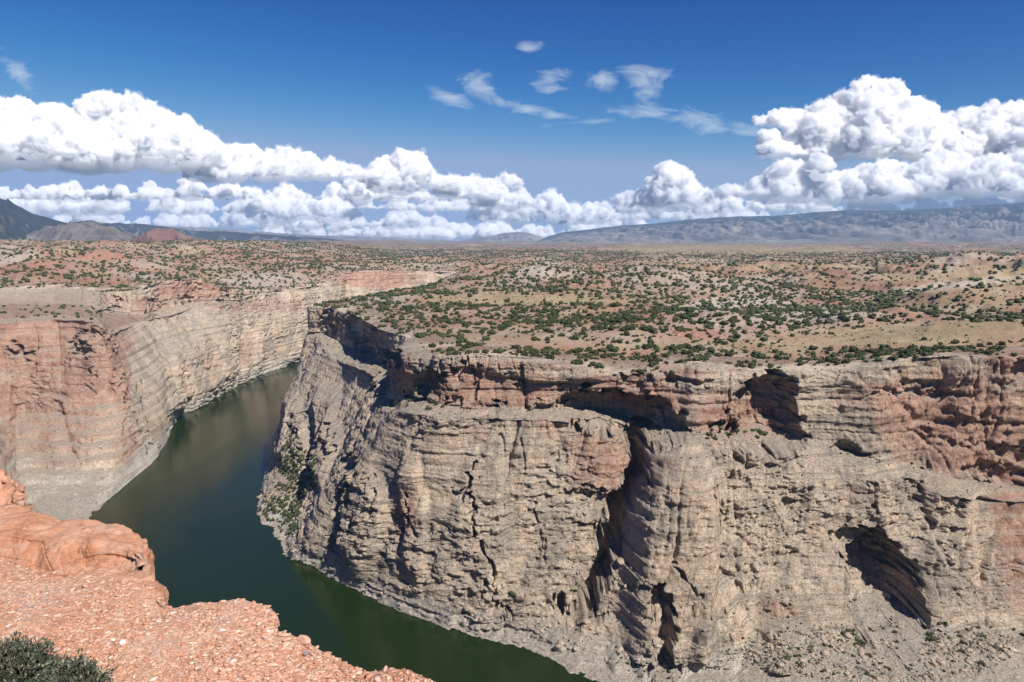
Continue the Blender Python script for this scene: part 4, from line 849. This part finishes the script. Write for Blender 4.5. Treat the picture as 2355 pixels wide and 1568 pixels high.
# gravel fragments lying on the ledge
g = np.random.default_rng(55); XX, YY = project(PA_); ok = np.argwhere((XX > -100) & (XX < 1150) & (YY < 1640) & (YY > 1270)); ok = ok[:, :]; nu_ = PA_.shape[0]
vis = ok[ok[:, 1] < 680]; wgt = 1/(1+0*vis[:, 0]); idx = vis[g.integers(0, len(vis), 11000)]; Pg = PA_[idx[:, 0], idx[:, 1]]
Tg = []
for s in range(10):
    V, Fq = stone_mesh(70+s, (1, .7, .42))
    V1 = I2[0].copy(); r = np.random.default_rng(s)
    for _ in range(9):
        n = r.normal(size=3); n /= np.linalg.norm(n); V1 = V1-np.maximum(V1@n-r.uniform(.45, .75), 0)[:, None]*n
    Tg.append((V1*[1, .7, .3], I2[1]))
mg, nt, b = new_mat('gravel_stone'); k = N(nt); p = k.pos(); rn = k.n('ShaderNodeNewGeometry').outputs['Random Per Island']
finish(nt, b, k.mix(.6, k.ramp(rn, [(0, (.52, .235, .14)), (.3, (.60, .31, .195)), (.65, (.66, .39, .27)), (.93, (.70, .47, .35)), (.985, (.78, .64, .52)), (1, (.34, .32, .32))]), k.ramp(k.noise(p, 60, 4, .7), [(.3, .6), (.7, 1.2)]), 'MULTIPLY'), .9)
dist = np.linalg.norm(Pg-[0, 0, CAMZ], axis=1)
scatter_mesh('gravel', Pg+[0, 0, .001], g.gamma(2.4, .0028, len(Pg)).clip(.002, .022), Tg, mg, label='pink and white gravel scattered over the rim ledge', cat='gravel', kind='stuff')
# sagebrush
def sage(name, X, Y, R, H, nst, seed, label):
    g = np.random.default_rng(seed); root = bpy.data.objects.new(name, None); COL.objects.link(root)
    h = ground_hit(PA_, X, Y); root.location = h; tag(root, label, 'sagebrush', 'sagebrush at the foot of the picture')
    LV, LF, SV, SF = [], [], [], []; lo = so = 0
    for s in range(nst):
        th = g.uniform(0, 6.283); rr = math.sqrt(g.uniform(0, 1)); tip = np.array([math.cos(th)*rr*R, math.sin(th)*rr*R, H*(1-.55*rr**2)*g.uniform(.5, 1.2)])
        base = tip*[.15, .15, 0]; ts = np.linspace(0, 1, 7)[:, None]; ctrl = base*(1-ts)+tip*ts; ctrl[:, :2] += np.sin(ts*3.1)*g.normal(size=2)*.02; wd = .0035*(1-ts*.75)
        d = tip-base; d /= np.linalg.norm(d); a = np.cross(d, [0.3, .5, .8]); a /= np.linalg.norm(a); b2 = np.cross(d, a)
        ring = np.stack([ctrl+a*wd, ctrl+(-.5*a+.87*b2)*wd, ctrl+(-.5*a-.87*b2)*wd], 1).reshape(-1, 3); SV.append(ring)
        q = np.arange(6)[:, None]*3; f = np.concatenate([np.concatenate([q+j, q+(j+1) % 3, q+3+(j+1) % 3, q+3+j], 1) for j in range(3)]); SF.append(f+so); so += len(ring)
        nl = 30; t = g.uniform(.35, 1.03, nl)[:, None]; c = base*(1-t)+tip*t+g.normal(size=(nl, 3))*.011
        dr = d*.8+g.normal(size=(nl, 3))*.55; dr /= np.linalg.norm(dr, axis=1)[:, None]; sd = np.cross(dr, g.normal(size=(nl, 3))); sd /= np.linalg.norm(sd, axis=1)[:, None]
        L = g.uniform(.010, .022, nl)[:, None]; W = L*.13+.0008
        LV.append(np.stack([c-sd*W*.5, c+sd*W*.5, c+dr*L*.6+sd*W, c+dr*L, c+dr*L*.6-sd*W], 1).reshape(-1, 3))
        q = np.arange(nl)[:, None]*5+lo; LF.append(np.concatenate([q+[[0, 1, 2]], q+[[0, 2, 3]], q+[[0, 3, 4]]])); lo += nl*5
    a = mesh_np('stems', np.concatenate(SV), np.concatenate(SF), M_WOOD); a.parent = root
    l = mesh_np('foliage', np.concatenate(LV), np.concatenate(LF), M_SAGE); l.parent = root
    return root
ms_, nt, b = new_mat('sage_leaf'); k = N(nt); p = k.pos(); rn = k.n('ShaderNodeNewGeometry').outputs['Random Per Island']
finish(nt, b, k.ramp(rn, [(0, (.035, .045, .028)), (.5, (.075, .09, .06)), (.9, (.16, .18, .13)), (1, (.40, .34, .22))]), .8); M_SAGE = ms_
sage('sagebrush', 30, 1600, .17, .18, 380, 1, 'larger grey green sagebrush in the bottom left corner')
sage('sagebrush', 165, 1625, .13, .15, 200, 2, 'smaller sagebrush tuft right of the corner sagebrush, cut by the bottom edge')
# ------------------------------------------------------------------ light, sky, camera
AZ = math.radians(43); EL = math.radians(48)   # sun to the right and behind the camera
sv = Vector((math.sin(AZ)*math.cos(EL), -math.cos(AZ)*math.cos(EL), math.sin(EL)))
ld = bpy.data.lights.new('sun', 'SUN'); ld.energy = 5.0; ld.angle = math.radians(.53); ld.color = (1, .955, .89)
lo = bpy.data.objects.new('sun', ld); COL.objects.link(lo); lo.rotation_euler = sv.to_track_quat('Z', 'Y').to_euler()
w = bpy.data.worlds.new('World'); scene.world = w; w.use_nodes = True; nt = w.node_tree
sky = nt.nodes.new('ShaderNodeTexSky'); sky.sky_type = 'NISHITA'; sky.sun_disc = False
sky.sun_elevation = EL; sky.sun_rotation = math.atan2(sv.x, sv.y); sky.altitude = 1500; sky.air_density = 1.0; sky.dust_density = .3; sky.ozone_density = 3.0
bg = nt.nodes['Background']; bg.inputs['Strength'].default_value = .09; k = N(nt); sp_ = k.n('ShaderNodeSeparateColor'); k.l(sky.outputs[0], sp_.inputs[0]); cb = k.n('ShaderNodeCombineColor')
for ch, (ex, mu, cap) in enumerate(((3.9, .0205, 2.5), (2.0, .143, 3.5), (1.25, .52, 5.7))):
    k.l(k.math('SMOOTH_MIN', k.math('MULTIPLY', k.math('POWER', sp_.outputs[ch], ex), mu), cap, cap*.5), cb.inputs[ch])
# thin high cirrus, laid out by direction in the sky
tc = k.n('ShaderNodeTexCoord').outputs['Generated']; sx = k.n('ShaderNodeSeparateXYZ'); k.l(tc, sx.inputs[0])
yy = k.math('MAXIMUM', sx.outputs['Y'], .05); tx = k.math('DIVIDE', sx.outputs['X'], yy); tz = k.math('DIVIDE', sx.outputs['Z'], yy)
cv = k.n('ShaderNodeCombineXYZ'); k.l(tx, cv.inputs[0]); k.l(tz, cv.inputs[1])
tot_m = None
for (X, Y, rx, ry, rot) in [(1020,218,60,15,22),(1105,196,52,26,28),(1190,242,80,14,14),(1275,180,56,20,-8),(1375,182,44,18,10),(1490,162,66,20,8),(1490,205,54,32,35),(1500,262,90,16,6),(1590,275,110,22,10),(1725,297,62,15,6),(35,158,56,20,42),(1260,206,46,10,0),(1330,281,70,8,-4),(1210,105,26,14,0),(1290,268,60,9,10)]:
    a, dy_, dz_ = ray(X, Y); mp = k.n('ShaderNodeMapping'); mp.vector_type = 'TEXTURE'
    mp.inputs['Location'].default_value = (a/dy_, dz_/dy_, 0); mp.inputs['Rotation'].default_value = (0, 0, -math.radians(rot)); mp.inputs['Scale'].default_value = (rx/FL*1.5, ry/FL*1.6, 1)
    k.l(cv.outputs[0], mp.inputs['Vector']); ln = k.n('ShaderNodeVectorMath', operation='LENGTH'); k.l(mp.outputs[0], ln.inputs[0])
    f = k.math('SUBTRACT', 1.15, ln.outputs['Value'], clamp=True); tot_m = f if tot_m is None else k.math('MAXIMUM', tot_m, f)
rt = k.n('ShaderNodeMapping'); rt.inputs['Rotation'].default_value = (0, 0, math.radians(12)); rt.inputs['Scale'].default_value = (1, 2.6, 1); k.l(cv.outputs[0], rt.inputs['Vector'])
wn = k.noise(rt.outputs[0], 14, 9, .66, 1.1)
wd_ = k.math('MULTIPLY', k.math('ADD', k.math('MULTIPLY', tot_m, 1.3), k.math('MULTIPLY', k.math('SUBTRACT', wn, .68), 3.4), clamp=True), k.math('MULTIPLY', k.math('GREATER_THAN', sx.outputs['Z'], .02), .7))
sk = k.mix(wd_, cb.outputs[0], (5.2, 6.0, 7.0)); nt.links.new(sk, bg.inputs[0])
cd = bpy.data.cameras.new('camera'); co = bpy.data.objects.new('camera', cd); COL.objects.link(co); scene.camera = co
co.location = (0, 0, CAMZ); co.rotation_euler = (math.radians(90)-PITCH, 0, 0)
cd.sensor_width = 36; cd.lens = FL/2354*36; cd.clip_start = .05; cd.clip_end = 400000
scene.view_settings.view_transform = 'Standard'; scene.view_settings.look = 'None'; scene.view_settings.gamma = 1; scene.view_settings.exposure = .38
scene.cycles.use_denoising = True
scene.cycles.max_bounces = 6; scene.cycles.diffuse_bounces = 1; scene.cycles.glossy_bounces = 2
scene.cycles.volume_bounces = 24; scene.cycles.max_bounces = 24
